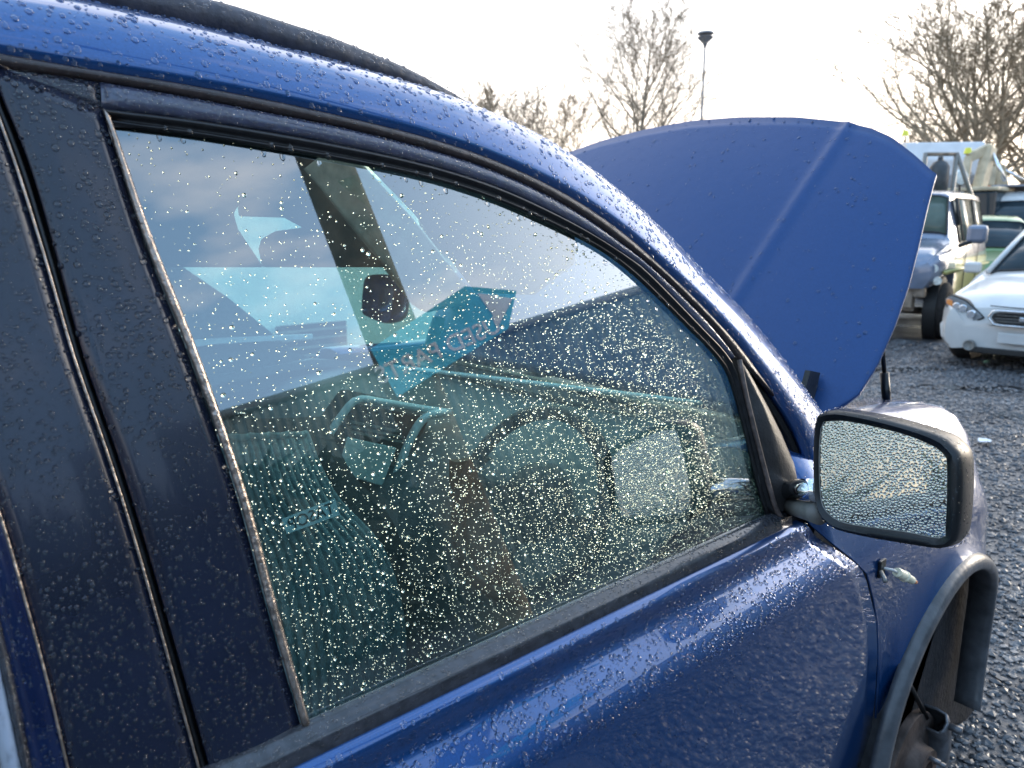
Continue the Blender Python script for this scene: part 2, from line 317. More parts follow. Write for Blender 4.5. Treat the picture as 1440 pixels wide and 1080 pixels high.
# ================================================================== THE BLUE CAR
car = thing('parked_car', 'dark blue off-roader with raised bonnet, missing front wheel and rain-beaded paint', 'car')
CX = -.85                                      # centre line of the car
def flip(p): return (2*CX-p[0], p[1], p[2])
NC = 60
D4 = [(-330, -60), (-150, -42), (-20, -22), (110, 0), (187, 17), (287, 40), (400, 70), (500, 97), (600, 128), (687, 162), (777, 208), (880, 287), (976, 380), (1026, 430), (1080, 492), (1128, 555), (1152, 590), (1180, 640)]
D3 = [(-330, 28), (-160, 48), (-80, 60), (0, 75), (120, 96), (240, 115), (360, 137), (480, 163), (600, 193), (700, 227), (800, 275), (880, 330), (936, 380), (980, 422), (1030, 475), (1056, 508), (1090, 556), (1122, 608), (1140, 660), (1146, 720)]
D2 = [(-330, 46), (-160, 66), (0, 95), (120, 112), (240, 132), (360, 155), (480, 179), (600, 209), (700, 242), (800, 291), (880, 346), (925, 383), (974, 430), (1005, 463), (1034, 501)]
D1 = [(143, 154), (240, 165), (360, 183), (480, 205), (600, 232), (700, 264), (800, 311), (880, 360), (907, 380), (949, 422), (988, 463), (1026, 505), (1044, 560), (1060, 620), (1075, 680), (1088, 722)]
GT = [(158, 175), (267, 189), (360, 204), (480, 225), (600, 250), (700, 282), (790, 322), (847, 352), (888, 383), (922, 415), (970, 463), (997, 490), (1020, 520), (1034, 560), (1050, 620), (1064, 680), (1077, 724)]
REAR_G = [(158, 175), (213, 333), (279, 500), (344, 688), (390, 858), (435, 1018)]
REAR_O = [(143, 154), (200, 333), (265, 500), (330, 688), (376, 858), (424, 1024)]
GAP_F = [(-12, 90), (0, 128), (40, 225), (80, 360), (118, 500), (168, 645), (216, 800), (296, 1080), (318, 1160)]     # rear edge of the front door
GAP_R = [(-34, 90), (-12, 140), (22, 233), (62, 360), (103, 500), (153, 645), (201, 800), (279, 1080), (300, 1160)]     # front edge of the rear door
def TP(lst, n, off=0): return [T(x, y, off) for x, y in smooth_poly(lst, n)]
# --- roof edge / windscreen pillar in body blue
e3 = TP(D3, NC, .004); e4 = [T(x, y, -.085) for x, y in smooth_poly(D4, NC)]
rows = []
for i in range(NC):
    a, b = np.array(e3[i]), np.array(e4[i]); nrm = np.array([.72, 0, .69]); wdt = np.linalg.norm(b-a)
    r = [a+np.array([-.012, 0, -.004])]+[a*(1-t)+b*t+nrm*wdt*.16*math.sin(PI*t)**.8 for t in np.linspace(0, 1, 9)]
    r += [b+np.array([-.03, 0, -.001]), b+np.array([-.07, .0, .004 if i < NC*.52 else -.03])]
    rows.append(r)
cant_rows = rows
cant = sheet('roof_side', rows, PAINT, car, t=.003)
Pc, Nc = sample(*tri_surface([r[1:-1] for r in rows]), 5200)
drops('water_drops', Pc, Nc, sizes(len(Pc), .0008, .0036, 2.6), cant, hgt=.5, stretch=.5)
far = sheet('roof_side', [[flip(p) for p in r] for r in rows if r[0][1] < .80], PAINT, car, d=(-1, 0, .3), t=.003)
# --- roof skin
ix = [i for i in range(NC) if rows[i][-1][1] < .64]
rr = []
for i in ix:
    p = rows[i][-1]; q = flip(p); rr.append([np.array(p)*(1-t)+np.array(q)*t+np.array([0, .07*math.sin(PI*t) if i == ix[-1] else 0, .045*math.sin(PI*t)]) for t in np.linspace(0, 1, 17)])
roof = sheet('roof', rr, PAINT, car, d=(0, 0, 1), t=.003)
hl = sheet('headliner', [[p+np.array([0, 0, -.05]) for p in r] for r in rr], HEADL, car, d=(0, 0, -1), t=.004)
# --- windscreen
iw = [i for i in range(NC) if rows[i][-1][1] >= .60]
wr = []
for i in iw:
    p = np.array(rows[i][-1]); q = np.array([-1.44, float(np.interp(p[2], [.95, 1.09, 1.27, 1.36, 1.47, 1.56], [1.66, 1.56, 1.44, 1.36, 1.23, 1.10])), p[2]]); wr.append([p*(1-t)+q*t+np.array([0, .10*math.sin(PI*t), .02*math.sin(PI*t)]) for t in np.linspace(0, 1, 17)])
wr = [r for r in wr if r[0][2] > .98]
ws = sheet('windscreen', wr, WGLASS, car, d=(0, 1, 1), t=0)
# --- roof rail
rl = [onX(x, y, -.245) for x, y in smooth_poly([(-60, -48), (60, -22), (160, -2), (230, 14), (310, 30), (390, 54), (450, 72), (500, 88), (560, 108), (610, 130), (655, 153), (690, 172), (712, 190)], 36)]
tap = [.019 if i < 24 else .019-(.013*(i-23)/12) for i in range(36)]
rail = tube('roof_rail', rl, tap, RAIL, car, seg=12)
railv = [[np.array(p)+np.array([.75, 0, .66])*r_+np.array([0, 0, 0])+np.array([.66, 0, -.75])*r_*s for s in (-.9, 0, .9)] for p, r_ in zip(rl, tap)]
Pp, Nn = sample(*tri_surface(railv), 420, d=(1, 0, 1)); drops('water_drops', Pp, Nn, sizes(len(Pp), .0008, .0030), rail)
# --- driver's door: skin below the window line
def gapy(z): return float(np.interp(z, [.30, .337, .45, .6, .71, .818, .90, .96], [1.432, 1.432, 1.425, 1.40, 1.369, 1.302, 1.20, 1.13]))
SEC = [(.016, .942), (.024, .9395), (.030, .936), (.033, .930), (.033, .922), (.032, .912), (.0345, .903), (.041, .894), (.0500, .884), (.059, .873), (.0665, .862), (.0715, .853), (.0745, .846), (.0755, .838), (.0760, .825), (.0765, .80), (.0765, .76), (.078, .70), (.078, .62), (.075, .52), (.070, .42), (.060, .33), (.045, .26)]
YB = float(T(290, 1060)[1])-.02
def section_skin(name, y0f, y1f, parent, n=26, m=PAINT, sec=SEC, dz=lambda y: 0.0, dx=lambda y: 0.0):
    rows = []
    for x, z in sec:
        a, b = y0f(z), y1f(z); rows.append([np.array([x+dx(y), y, z+dz(y)]) for y in np.linspace(a, b, n)])
    return rows
BEL = lambda y: .002-.004*(y-.3)
drow = section_skin('door', lambda z: YB+.0, lambda z: gapy(z)-.004, car, dz=BEL)
door = sheet('front_door', drow, PAINT, car, t=.004, label='dark blue driver door beaded with rain')
drow_in = [[p+np.array([-.03, 0, 0]) for p in r] for r in drow]
def ddens(P):
    z = P[:, 2]; return np.where(z > .84, 1.0, .14+.25*(z-.4))
Pd, Nd = sample(*tri_surface(drow[2:18]), 9000, ddens)
drops('water_drops', Pd, Nd, np.where(Pd[:, 2] > .84, sizes(len(Pd), .0008, .0042, 2.6), sizes(len(Pd), .0006, .0022, 2.2)), door, hgt=.5, stretch=.5)
rdrow = section_skin('rear', lambda z: -.85, lambda z: YB-.008, car, n=10, dz=BEL); rdoor = sheet('rear_door', rdrow, PAINT, car, t=.004)
for side_rows, nm in ((drow, 'front_door'), (rdrow, 'rear_door')): sheet(nm, [[flip(p) for p in r] for r in side_rows], PAINT, car, d=(-1, 0, .1), t=.004)
# --- door frame ring round the window
fo = TP(D2, NC, .003); fi = TP(D1, NC, .001)
gr0 = TP(GAP_F, 40, .003); ro = TP(REAR_O, 40, .002)
# header strip between D2 and D1 from the top rear corner forward
i0 = min(range(NC), key=lambda i: abs(fo[i][1]-fi[0][1])); fo2 = resample(fo[i0:], NC)
iend = [i for i in range(NC) if fi[i][2] > T(1034, 512)[2]]; fi2 = resample([fi[i] for i in iend], NC)
hdr = [[np.array(a)*(1-t)+np.array(b)*t+NW*.003*math.sin(PI*t) for t in np.linspace(0, 1, 5)] for a, b in zip(fo2, fi2)]
frame = sheet('window_frame', hdr, FRAME, door, t=.012)
Pf, Nf = sample(*tri_surface(hdr), 2300); drops('water_drops', Pf, Nf, sizes(len(Pf), .0007, .0026), frame)
# drip moulding between D3 and D2
d3a = TP(D3[:17], NC, .0035); d2a = TP(D2, NC, .0035)
dm = [[np.array(a)*(1-t)+np.array(b)*t+NW*(.004*math.sin(PI*t)) for t in np.linspace(0, 1, 6)] for a, b in zip(resample(d3a, NC), resample(d2a, NC))]
iq = [i for i in range(NC)]
drip = sheet('drip_moulding', dm, DRIP, car, t=.006)
Pq, Nq = sample(*tri_surface(dm), 900); drops('water_drops', Pq, Nq, sizes(len(Pq), .0006, .0018), drip)
# wide film-covered pillar panel of the front door: from the gap to the bright strip
top_l, top_r = np.array(T(0, 95, .003)), np.array(T(143, 154, .003))
pa = []
gl = [p for p in gr0]; 
for t in np.linspace(0, 1, 40):
    k = t*39; a = np.array(resample(gr0, 40)[int(round(k))]); b = np.array(resample(ro, 40)[int(round(k))]); pa.append([a*(1-s)+b*s+NW*.002*math.sin(PI*s) for s in np.linspace(0, 1, 8)])
# upper triangle closing to the header
tri = [[np.array(fo[i])*(1-s)+(pa[0][0]*(1-u)+pa[0][-1]*u)*s for s in np.linspace(0, 1, 4)] for u, i in zip(np.linspace(0, 1, 12), np.linspace(max(0, min(range(NC), key=lambda i: abs(fo[i][1]-pa[0][0][1]))), i0, 12).astype(int))]
pil = sheet('pillar_panel', pa, PILLAR, door, t=.008); pil2 = sheet('pillar_panel', tri, PILLAR, door, t=.008)
Pp, Nn = sample(*tri_surface(pa), 3400); drops('water_drops', Pp, Nn, np.where(Pp[:, 2] > 1.25, sizes(len(Pp), .0005, .0030, 4), sizes(len(Pp), .0004, .0022, 3.5)), pil, hgt=.6)
Pp, Nn = sample(*tri_surface(tri), 500); drops('water_drops', Pp, Nn, sizes(len(Pp), .0006, .0022, 2.6), pil2)
# --- bright worn strip at the rear edge of the glass
rg = TP(REAR_G, 40, .001)
st = [[np.array(a)*(1-s)+np.array(b)*s+NW*(.003+.003*math.sin(PI*s)) for s in np.linspace(0, 1, 5)] for a, b in zip(ro, rg)]
strip = sheet('edge_strip', st, STRIP, door, t=.005)
Pp, Nn = sample(*tri_surface(st), 500); drops('water_drops', Pp, Nn, sizes(len(Pp), .0005, .0016), strip)
# --- seals round the glass
gt = TP(GT, NC, .0); g1 = TP(D1, NC, .001)
g1r = resample(g1, NC); gtr = resample(gt, NC)
sl = [[np.array(a)*(1-s)+np.array(b)*s+NW*(.001+.006*abs(math.sin(PI*s*1.5))*(1 if s < .7 else .6)) for s in np.linspace(0, 1, 10)] for a, b in zip(g1r, gtr)]
seal = sheet('glass_seal', sl, RUBBER, door, t=.006)
# drops hanging from the lower lip of the seal
hp = []; hn = []; hr = []
for i in RNG.choice(range(2, NC-14), 34): p = sl[i][-1]; hp.append(p+NW*.002+np.array([0, RNG.normal(0, .004), -.001])); hn.append(NW); hr.append(.0015+.0016*RNG.random())
drops('hanging_drops', np.array(hp), np.array(hn), np.array(hr), seal, hgt=.9, stretch=.9)
# --- the glass itself: one flat pane, closed at the bottom behind the moulding
bot_f, bot_r = T(1084, 740, -.004), T(441, 1040, -.004)
poly = [T(x, y, -.004) for x, y in smooth_poly([(150, 165)]+[(x, y-6) for x, y in GT[1:]], 40)]+[bot_f, bot_r]
poly += [T(x-6, y, -.004) for x, y in reversed(smooth_poly(REAR_G, 12))][1:-1]
gl_me = bpy.data.meshes.new('window_glass'); gl_me.from_pydata([tuple(p) for p in poly], [], [tuple(range(len(poly)))]); glass = link('window_glass', gl_me, door, GLASS)
# drops on the glass: few and fat near the rear top, a dense fine crowd towards the front lower corner
def polygrid():
    rows = []
    for t in np.linspace(0.02, .995, 30):
        a = T(*resample(smooth_poly(REAR_G, 40), 40)[int(t*39)], .0); b = T(*resample(smooth_poly(GT, 60), 60)[-1], 0)
        rows.append(a)
    return rows
us = []; 
ge = [T(x, y, -.0035) for x, y in smooth_poly(GT, 60)]; gb = [T(435, 1018, -.0035)*(1-t)+T(1079, 727, -.0035)*t for t in np.linspace(0, 1, 60)]
gy = np.array([p[1] for p in ge]); 
gg = []
for t in np.linspace(0, 1, 60):
    b = gb[int(round(t*59))]; yb = b[1]; k = int(round(t*59)); a = ge[k]; gg.append([np.array(a)*(1-s)+np.array(b)*s for s in np.linspace(0.0, .985, 16)])
Vg, Ag = tri_surface(gg)
def gd(P):
    q = np.clip((P[:, 1]-.35)/.65, 0, 1)*.45+np.clip((1.45-P[:, 2])/.40, 0, 1)*.55
    return np.clip(.10+1.05*q**1.6, 0, 1)
Pg, Ng = sample(Vg, Ag, 36000, gd)
q = gd(Pg); Rg = np.where(RNG.random(len(q)) < .07, sizes(len(q), .0009, .0023, 2.6), sizes(len(q), .00030, .00088, 1.5))
drops('water_drops', Pg, Ng, Rg, glass, hgt=.50, seg=8, closed=True, lift=.0002, stretch=.35, space=2.0, m=WATER_G)
# --- waist moulding under the glass
MO = [(-.005, .958), (-.003, .9655), (.001, .9668), (.009, .9635), (.0165, .9585), (.0185, .9565), (.0195, .953), (.0205, .947), (.0215, .9415), (.0205, .939), (.017, .938)]
y0m, y1m = float(T(435, 1018)[1])-.20, float(T(1103, 742)[1])
mo = [[np.array([x, y, z-.0015+BEL(y)]) for y in np.linspace(y0m, y1m, 30)] for x, z in MO]
mould = sheet('waist_moulding', mo, MOULD, door, t=.002)
Pp, Nn = sample(*tri_surface(mo[1:8]), 2000); drops('water_drops', Pp, Nn, sizes(len(Pp), .0006, .0022), mould)
# --- rear door edge: film panel, navy border, seal, pale strip
rr_o = TP(GAP_R, 40, .003)
LE = [(-110, 430), (-60, 560), (0, 725), (32, 833), (64, 950), (95, 1080), (112, 1150)]; le = resample(TP(LE, 40, .003), 40)
gr_low = resample([p for p in rr_o], 40)
LEt = [(-200, 90), (-150, 300)]+LE; le = resample(TP(LEt, 60, .003), 40)
rp = [[np.array(a)*(1-s)+np.array(b)*s+NW*.002*math.sin(PI*s) for s in np.linspace(0, 1, 8)] for a, b in zip(le, gr_low)]
rpan = sheet('pillar_panel', rp, PILLAR, rdoor, t=.008)
Pp, Nn = sample(*tri_surface(rp), 7000, lambda P: (P[:, 1] > -.25)*1.0); drops('water_drops', Pp[:4200], Nn[:4200], sizes(4200, .0004, .0024, 3.5), rpan, hgt=.6)
def lip(name, pts, off, rad, m, parent): return tube(name, [np.array(p)+NW*off for p in pts], rad, m, parent, seg=6)
lip('panel_lip', rr_o, .001, .0012, STRIP, rdoor); lip('panel_lip', le, .001, .0011, STRIP, rdoor)
gapb = [[np.array(a)+NW*-.012, np.array(b)+NW*-.012] for a, b in zip(resample(TP([(x-14, y) for x, y in GAP_R], 40), 40), resample(TP([(x+12, y) for x, y in GAP_F], 40), 40))]
sheet('gap_seal', gapb, RUBBER, car, t=.004)
lip('gap_lip', [np.array(a)*.5+np.array(b)*.5 for a, b in zip(resample(gr0, 40), resample(rr_o, 40))], -.006, .0028, RUBBER, car)
L2 = [(x-38-max(0, (y-700))*.03, y) for x, y in LEt]; L3 = [(x-54-max(0, (y-700))*.03, y) for x, y in LEt]; L4 = [(x-84-max(0, (y-700))*.03, y) for x, y in LEt]
l2, l3, l4 = [resample(TP(L, 40, o), 40) for L, o in ((L2, .002), (L3, .004), (L4, -.01))]
def band(name, A, B, m, bul, parent, t=.006):
    r = [[np.array(a)*(1-s)+np.array(b)*s+NW*bul*math.sin(PI*s) for s in np.linspace(0, 1, 7)] for a, b in zip(A, B)]
    o = sheet(name, r, m, parent, t=t); return o, r
navy, rn = band('door_edge', l2, le, mat('dark_navy_paint', (.008, .02, .075), .25, .3, .8, noise=.1, nscale=30), -.004, rdoor); sl2, rs2 = band('window_seal', l3, l2, MOULD, .004, rdoor)  # door edge in its own dark navy paint
pale, rpale = band('quarter_strip', l4, l3, mat('pale_grey_strip', (.42, .44, .50), .25, noise=.1, nscale=20, coat=.4), .006, rdoor)
for o, r, n in ((navy, rn, 500), (sl2, rs2, 700), (pale, rpale, 500)):
    Pp, Nn = sample(*tri_surface(r), n); drops('water_drops', Pp, Nn, sizes(len(Pp), .0006, .0022, 2.2), o)
rgp = [T(-330, 60, -.012), T(-200, 90, -.012)]+[np.array(p)-NW*.012 for p in l4[4:]]+[T(-1500, 1400, -.012)]
tube('gutter_fill', [np.array(p)+np.array([-.02, 0, -.008]) for p in e3], .010, RUBBER, car, seg=6)
# --- the body carried on behind the frame: roof edge, roof, rear side window
back = lambda r, y: [np.array([p[0], y, p[2]-.02*(p[1]-y)*.3]) for p in r]
sheet('roof_side', [back(cant_rows[0], -1.0), cant_rows[0]], PAINT, car, t=.003); sheet('roof', [back(rr[0], -1.0), rr[0]], PAINT, car, d=(0, 0, 1), t=.003)
sheet('headliner', [[p+np.array([0, 0, -.05]) for p in back(rr[0], -1.0)], [p+np.array([0, 0, -.05]) for p in rr[0]]], HEADL, car, d=(0, 0, -1), t=.004)
rgl = [[np.array([p[0], -1.0, p[2]])-NW*.004, np.array(p)+NW*.002] for p in l4 if p[2] > .94]
V, Fc = grid(rgl); raw('window_glass', V, orient(V, Fc, (1, 0, .3)), GLASS, rdoor)
sheet('waist_moulding', [[np.array([x, y, z-.0015+BEL(y)]) for y in np.linspace(-1.0, y0m+.01, 6)] for x, z in MO], MOULD, rdoor, t=.002)
# --- sail panel at the front corner of the window
sail = [(1038, 500), (1047, 512), (1060, 535), (1080, 572), (1098, 608), (1116, 650), (1130, 690), (1139, 722), (1128, 731), (1104, 741), (1098, 728), (1088, 700), (1077, 660), (1064, 610), (1052, 560), (1043, 522)]
sp = [T(x, y, .004) for x, y in sail]; cen = sum(sp)/len(sp)+NW*.012
Vs = [p-NW*.016 for p in sp]+sp+[cen*.55+p*.45+NW*.0045 for p in sp]+[cen]; n = len(sp); Fs = []
for i in range(n):
    j = (i+1) % n; Fs += [(i, j, n+j, n+i), (n+i, n+j, 2*n+j, 2*n+i), (2*n+i, 2*n+j, 3*n)]
sailo = mesh('mirror_sail', Vs, Fs, TRIM, door, True, auto=50)
tube('sail_seal', [T(x, y, .010) for x, y in smooth_poly([(1040, 506), (1047, 545), (1060, 600), (1074, 655), (1086, 700), (1094, 722), (1104, 733), (1103, 744)], 24)], .0042, mat('worn_seal', (.12, .09, .08), .4, noise=.5, nscale=60), sailo, seg=8)
# --- front wing
ACY, ACZ, AR = 1.755, .325, .366
def wing_rows():
    rows = []; ys = np.concatenate([np.linspace(gapy(.8)-.1, ACY-AR, 14), ACY-AR*np.cos(np.linspace(0, PI, 30))[1:], np.linspace(ACY+AR+.015, ACY+AR+.05, 3)])
    for y in ys:
        tpr = max(0, y-1.55); zt = 1.045-.02*(y-1.3)-.16*tpr**2; xi = -.16-.02*(y-1.3)-.25*tpr**2
        nose = max(0, y-1.95); zt -= 2.4*nose**2; pinch = -.5*nose**1.6-.02*max(0, y-1.6)
        inside = abs(y-ACY) < AR; zl = ACZ+math.sqrt(max(0, AR*AR-(y-ACY)**2)) if inside else (.28 if y < ACY else .26)
        fl = max(0, 1-abs(y-ACY)/(AR+.12))**.6*.040
        pr_ = [(xi, zt-.012), (-.10, zt), (-.045, zt-.004), (-.012, zt-.022), (.014, zt-.060), (.034, zt-.115), (.052, zt-.165), (.068, zt-.200), (.0765, zt-.235)]
        r = [np.array([x+pinch, y, z]) for x, z in pr_]; zs = zt-.235
        for s in np.linspace(.12, 1, 9): z = zs+(zl-zs)*s; r.append(np.array([.0765+fl*s**2.2+pinch-(.02*(1-s) if False else 0)-(.02*max(0, .55-z)), y, z]))
        rows.append(r)
    return rows
wrw = wing_rows()
# the rear edge follows the door's front edge
R0 = [np.array([p[0], gapy(p[2])+.004, p[2]]) for p in wrw[0]]
keep_rows = [R0]
for r in wrw[1:]:
    keep_rows.append([np.array([p[0], max(p[1], g[1]+.0015*len(keep_rows)), p[2]]) for p, g in zip(r, R0)])
wing = sheet('front_wing', keep_rows, PAINT, car, t=.004, label='dark blue front wing with an empty indicator hole')
sheet('front_wing', [[flip(p) for p in r] for r in keep_rows], PAINT, car, d=(-1, 0, .1), t=.004)
Pp, Nn = sample(*tri_surface(keep_rows), 3000, lambda P: np.where(P[:, 2] > .8, 1, .25)); drops('water_drops', Pp, Nn, sizes(len(Pp), .0006, .0024, 2.2), wing)
# arch moulding
am = []
for a in np.linspace(PI+.12, -.42, 50):
    y = ACY-0+AR*math.cos(a); z = ACZ+AR*math.sin(a); nose = max(0, y-1.95); px_ = -.5*nose**1.6-.02*max(0, y-1.6)
    rad = np.array([0, math.cos(a), math.sin(a)]); row = []
    for dr, x in ((.020, .080), (.019, .090), (.013, .100), (.003, .106), (-.009, .107), (-.015, .103), (-.016, .090), (-.014, .045)): row.append(np.array([x+px_+.012, y, z])+rad*dr)
    am.append(row)
archo = sheet('arch_moulding', am, ARCH, wing, t=.004)
# liner, with its front part missing
LINER = mat('dirty_liner', (.020, .018, .020), .75, noise=.4, nscale=14, bump=.4)
ln = [[np.array([x, ACY+.05+(AR+.0)*math.cos(a), ACZ+(AR+.0)*math.sin(a)]) for x in np.linspace(.085, -.42, 8)] for a in np.linspace(PI+.1, .62, 22)]
sheet('arch_liner', ln, LINER, car, d=(0, 0, -1), t=.004)
prism('inner_wing', [onX(x, y, -.0) for x, y in [(1235, 1120), (1262, 960), (1300, 850), (1340, 800), (1384, 795), (1387, 830), (1378, 870), (1377, 950), (1372, 1005), (1350, 1018), (1300, 1022), (1250, 1022)]], (-.30, 0, 0), LINER, car, bevel=.01)
RUST = mat('rusty_steel', (.085, .060, .050), .65, .3, noise=.4, nscale=18, bump=.3); CAST = mat('grey_cast_steel', (.16, .16, .17), .5, .6, noise=.3, nscale=30, bump=.2)
HB = onX(1283, 1078, .02); DY, DZ = HB[1]-1.70, HB[2]-.36; DX = HB[0]+.06
hub = lathe('brake_disc', [(.0, .02), (.03, .02), (.032, .035), (.06, .035), (.066, .006), (.075, .0), (.138, .0), (.14, -.004), (.14, -.020), (.135, -.024), (.03, -.024)], tuple(HB), (1, 0, 0), RUST, car, seg=40)
for k in range(5):
    a = k*2*PI/5+.3; tube('wheel_stud', [(HB[0]+.03, HB[1]+.046*math.cos(a), HB[2]+.046*math.sin(a)), (HB[0]+.06, HB[1]+.046*math.cos(a), HB[2]+.046*math.sin(a))], .006, CAST, hub, seg=6)
cal = []
for a in np.linspace(-.7, .9, 14): cal.append([np.array([x+DX, HB[1]+r_*math.cos(a), HB[2]+r_*math.sin(a)]) for r_, x in ((.10, -.085), (.10, -.03), (.112, -.02), (.135, -.018), (.155, -.026), (.160, -.05), (.155, -.10))])
sheet('brake_caliper', cal, CAST, car, t=.006); tube('caliper_bolt', [(-.02+DX, 1.80+DY, .45+DZ), (DX+.01, 1.80+DY, .45+DZ)], .010, CAST, car, seg=6)
tube('suspension_strut', [(-.12, 1.70+DY, .30), (-.30, 1.69, .78)], .03, CAST, car)
tube('brake_hose', [(-.06+DX, 1.76+DY, .47+DZ), (.01, 1.72, .42), (-.04, 1.64, .50), (-.22, 1.62, .62)], .006, RUBBER, car)
# --- indicator hole and the bulb holder dangling out of it
ih = onX(1243, 800, .083); box('indicator_hole', (ih[0]-.004, ih[1], ih[2]), (.006, .024, .034), RUBBER, wing, bevel=.002)
tube('clip_wire', [ih+np.array([0, -.012, -.002]), ih+np.array([.012, -.026, -.006]), ih+np.array([.016, -.030, -.010])], .004, GREYPL, wing)
b0 = ih+np.array([.012, .012, -.002]); b1 = onX(1290, 820, .105)
ax = (b1-b0)/np.linalg.norm(b1-b0); L = np.linalg.norm(b1-b0)
soc = lathe('bulb_socket', [(0, .15*L), (.0085, .15*L), (.0095, .2*L), (.0095, .42*L), (.011, .43*L), (.011, .47*L), (.0085, .48*L), (.0078, .76*L), (.0, .77*L)], b0, ax, mat('cream_plastic', (.80, .72, .52), .4, noise=.1, nscale=80), wing, seg=16)
lathe('bulb', [(0.0046, .74*L), (.0048, .9*L), (.003, .98*L), (0, 1.0*L)], b0, ax, mat('amber_bulb', (.75, .22, .03), .1, coat=1), soc, seg=12)
tube('socket_wire', [ih+np.array([-.01, .0, 0]), b0, b0+ax*L*.16], .0028, mat('white_wire', (.5, .5, .48), .5), wing)
# --- door mirror
mA = CAM+ray(1155, 650)*1.12; mB = CAM+ray(1333, 690)*.985
mdir = (mB-mA); mdir /= np.linalg.norm(mdir); mup = np.array([0, 0, 1.0]); mn = np.cross(mdir, mup); mn /= np.linalg.norm(mn)
mn = mn if mn @ (CAM-mA) > 0 else -mn; mn = mn+np.array([0, 0, .075]); mn /= np.linalg.norm(mn)
def MP(px, py, off=0.0): P0 = mA+mn*off; r = ray(px, py); return CAM+r*((P0-CAM) @ mn)/(r @ mn)
MG = [(1159, 592), (1192, 591), (1264, 607), (1310, 624), (1328, 637), (1334, 655), (1332, 740), (1325, 757), (1273, 748), (1194, 737), (1167, 724), (1155, 704), (1152, 650), (1154, 606)]
MH = [(1150, 585), (1172, 578), (1235, 589), (1310, 611), (1336, 628), (1348, 655), (1344, 750), (1328, 770), (1290, 767), (1200, 751), (1163, 737), (1147, 708), (1144, 650), (1146, 600)]
mg = [MP(x, y, 0) for x, y in smooth_poly(MG+[MG[0]], 56)][:-1]; mh = [MP(x, y, .004) for x, y in smooth_poly(MH+[MH[0]], 56)][:-1]
mc = sum(mh)/len(mh); R = []
R.append([p*.985+mc*.015-mn*.001 for p in mg]); R.append([p*1.0+mn*.004 for p in mg]); R.append([a*.35+b*.65+mn*.005 for a, b in zip(mg, mh)]); R.append([p for p in mh])
for bk, scl in ((-.012, 1.012), (-.035, 1.015), (-.06, .97), (-.085, .86), (-.10, .6), (-.106, .25)): R.append([mc+(p-mc)*scl+mn*bk for p in mh])
V, Fc = grid(R, cu=True); Fc.append(tuple(len(V)-56+1+k for k in range(55-1))) if False else None
V.append(mc-mn*.107); Fc += [(len(R)*55-55+k, len(R)*55-55+(k+1) % 55, len(V)-1) for k in range(55)]
mirr = mesh('wing_mirror', V, Fc, mat('mirror_housing', (.009, .010, .011), .34, noise=.2, nscale=40), car, True, auto=60, label='black door mirror with rain-covered glass')
mgl = bpy.data.meshes.new('mirror_glass'); mgl.from_pydata([tuple(p) for p in mg], [], [tuple(range(len(mg)))]); mglo = link('mirror_glass', mgl, mirr, MIRROR)
tube('glass_rim', [p+mn*.001 for p in mg]+[mg[0]+mn*.001], .0016, GREYPL, mirr, seg=6)
# drops crowd the whole mirror glass
mx0 = np.array([p @ mdir for p in mg]); mv = np.cross(mdir, mn); my0 = np.array([p @ mv for p in mg])
nn_ = 9000; A2 = RNG.random((nn_, 2)); uu = mx0.min()+A2[:, 0]*(mx0.max()-mx0.min()); vv = my0.min()+A2[:, 1]*(my0.max()-my0.min())
def inside(x, y, X, Y):
    c = np.zeros(len(x), bool); j = len(X)-1
    for i in range(len(X)):
        k = ((Y[i] > y) != (Y[j] > y)) & (x < (X[j]-X[i])*(y-Y[i])/(Y[j]-Y[i]+1e-12)+X[i]); c ^= k; j = i
    return c
sel = inside(uu, vv, mx0, my0); uu, vv = uu[sel], vv[sel]; d0 = mA @ mn
Bm = np.stack([mdir, mv, mn]); Pm = np.stack([uu, vv, np.full(len(uu), d0)], 1); Pm = np.linalg.solve(Bm, Pm.T).T+mn*.0002
drops('water_drops', Pm, np.tile(mn, (len(Pm), 1)), sizes(len(Pm), .0009, .0023, 1.0), mglo, hgt=.85, seg=8, space=1.6, stretch=.15)
hs = []; 
for i in range(55): a, b = mh[i], mh[(i+1) % 55]; hs.append([a*.6+mg[i]*.4+mn*.006, a+mn*.001, mc+(a-mc)*1.03-mn*.012, mc+(a-mc)*1.045-mn*.035])
Pp, Nn = sample(*tri_surface(hs), 700, d=mn); nd = Pp-mc; drops('water_drops', Pp, Nn, sizes(len(Pp), .0006, .0019), mirr)
# mirror arm
aA, aB = T(1108, 690, .012), MP(1150, 690, -.03); 
tube('mirror_arm', [aA, (aA+aB)/2+np.array([0, 0, .004]), aB], [.017, .016, .019], CHROME, mirr, seg=14)
a2A, a2B = T(1110, 712, .010), MP(1152, 722, -.03); tube('mirror_arm', [a2A, (a2A+a2B)/2, a2B], [.013, .015, .018], GREYPL, mirr, seg=14)
box('arm_base', tuple(T(1113, 702, .010)), (.024, .016, .050), TRIM, mirr, bevel=.005)
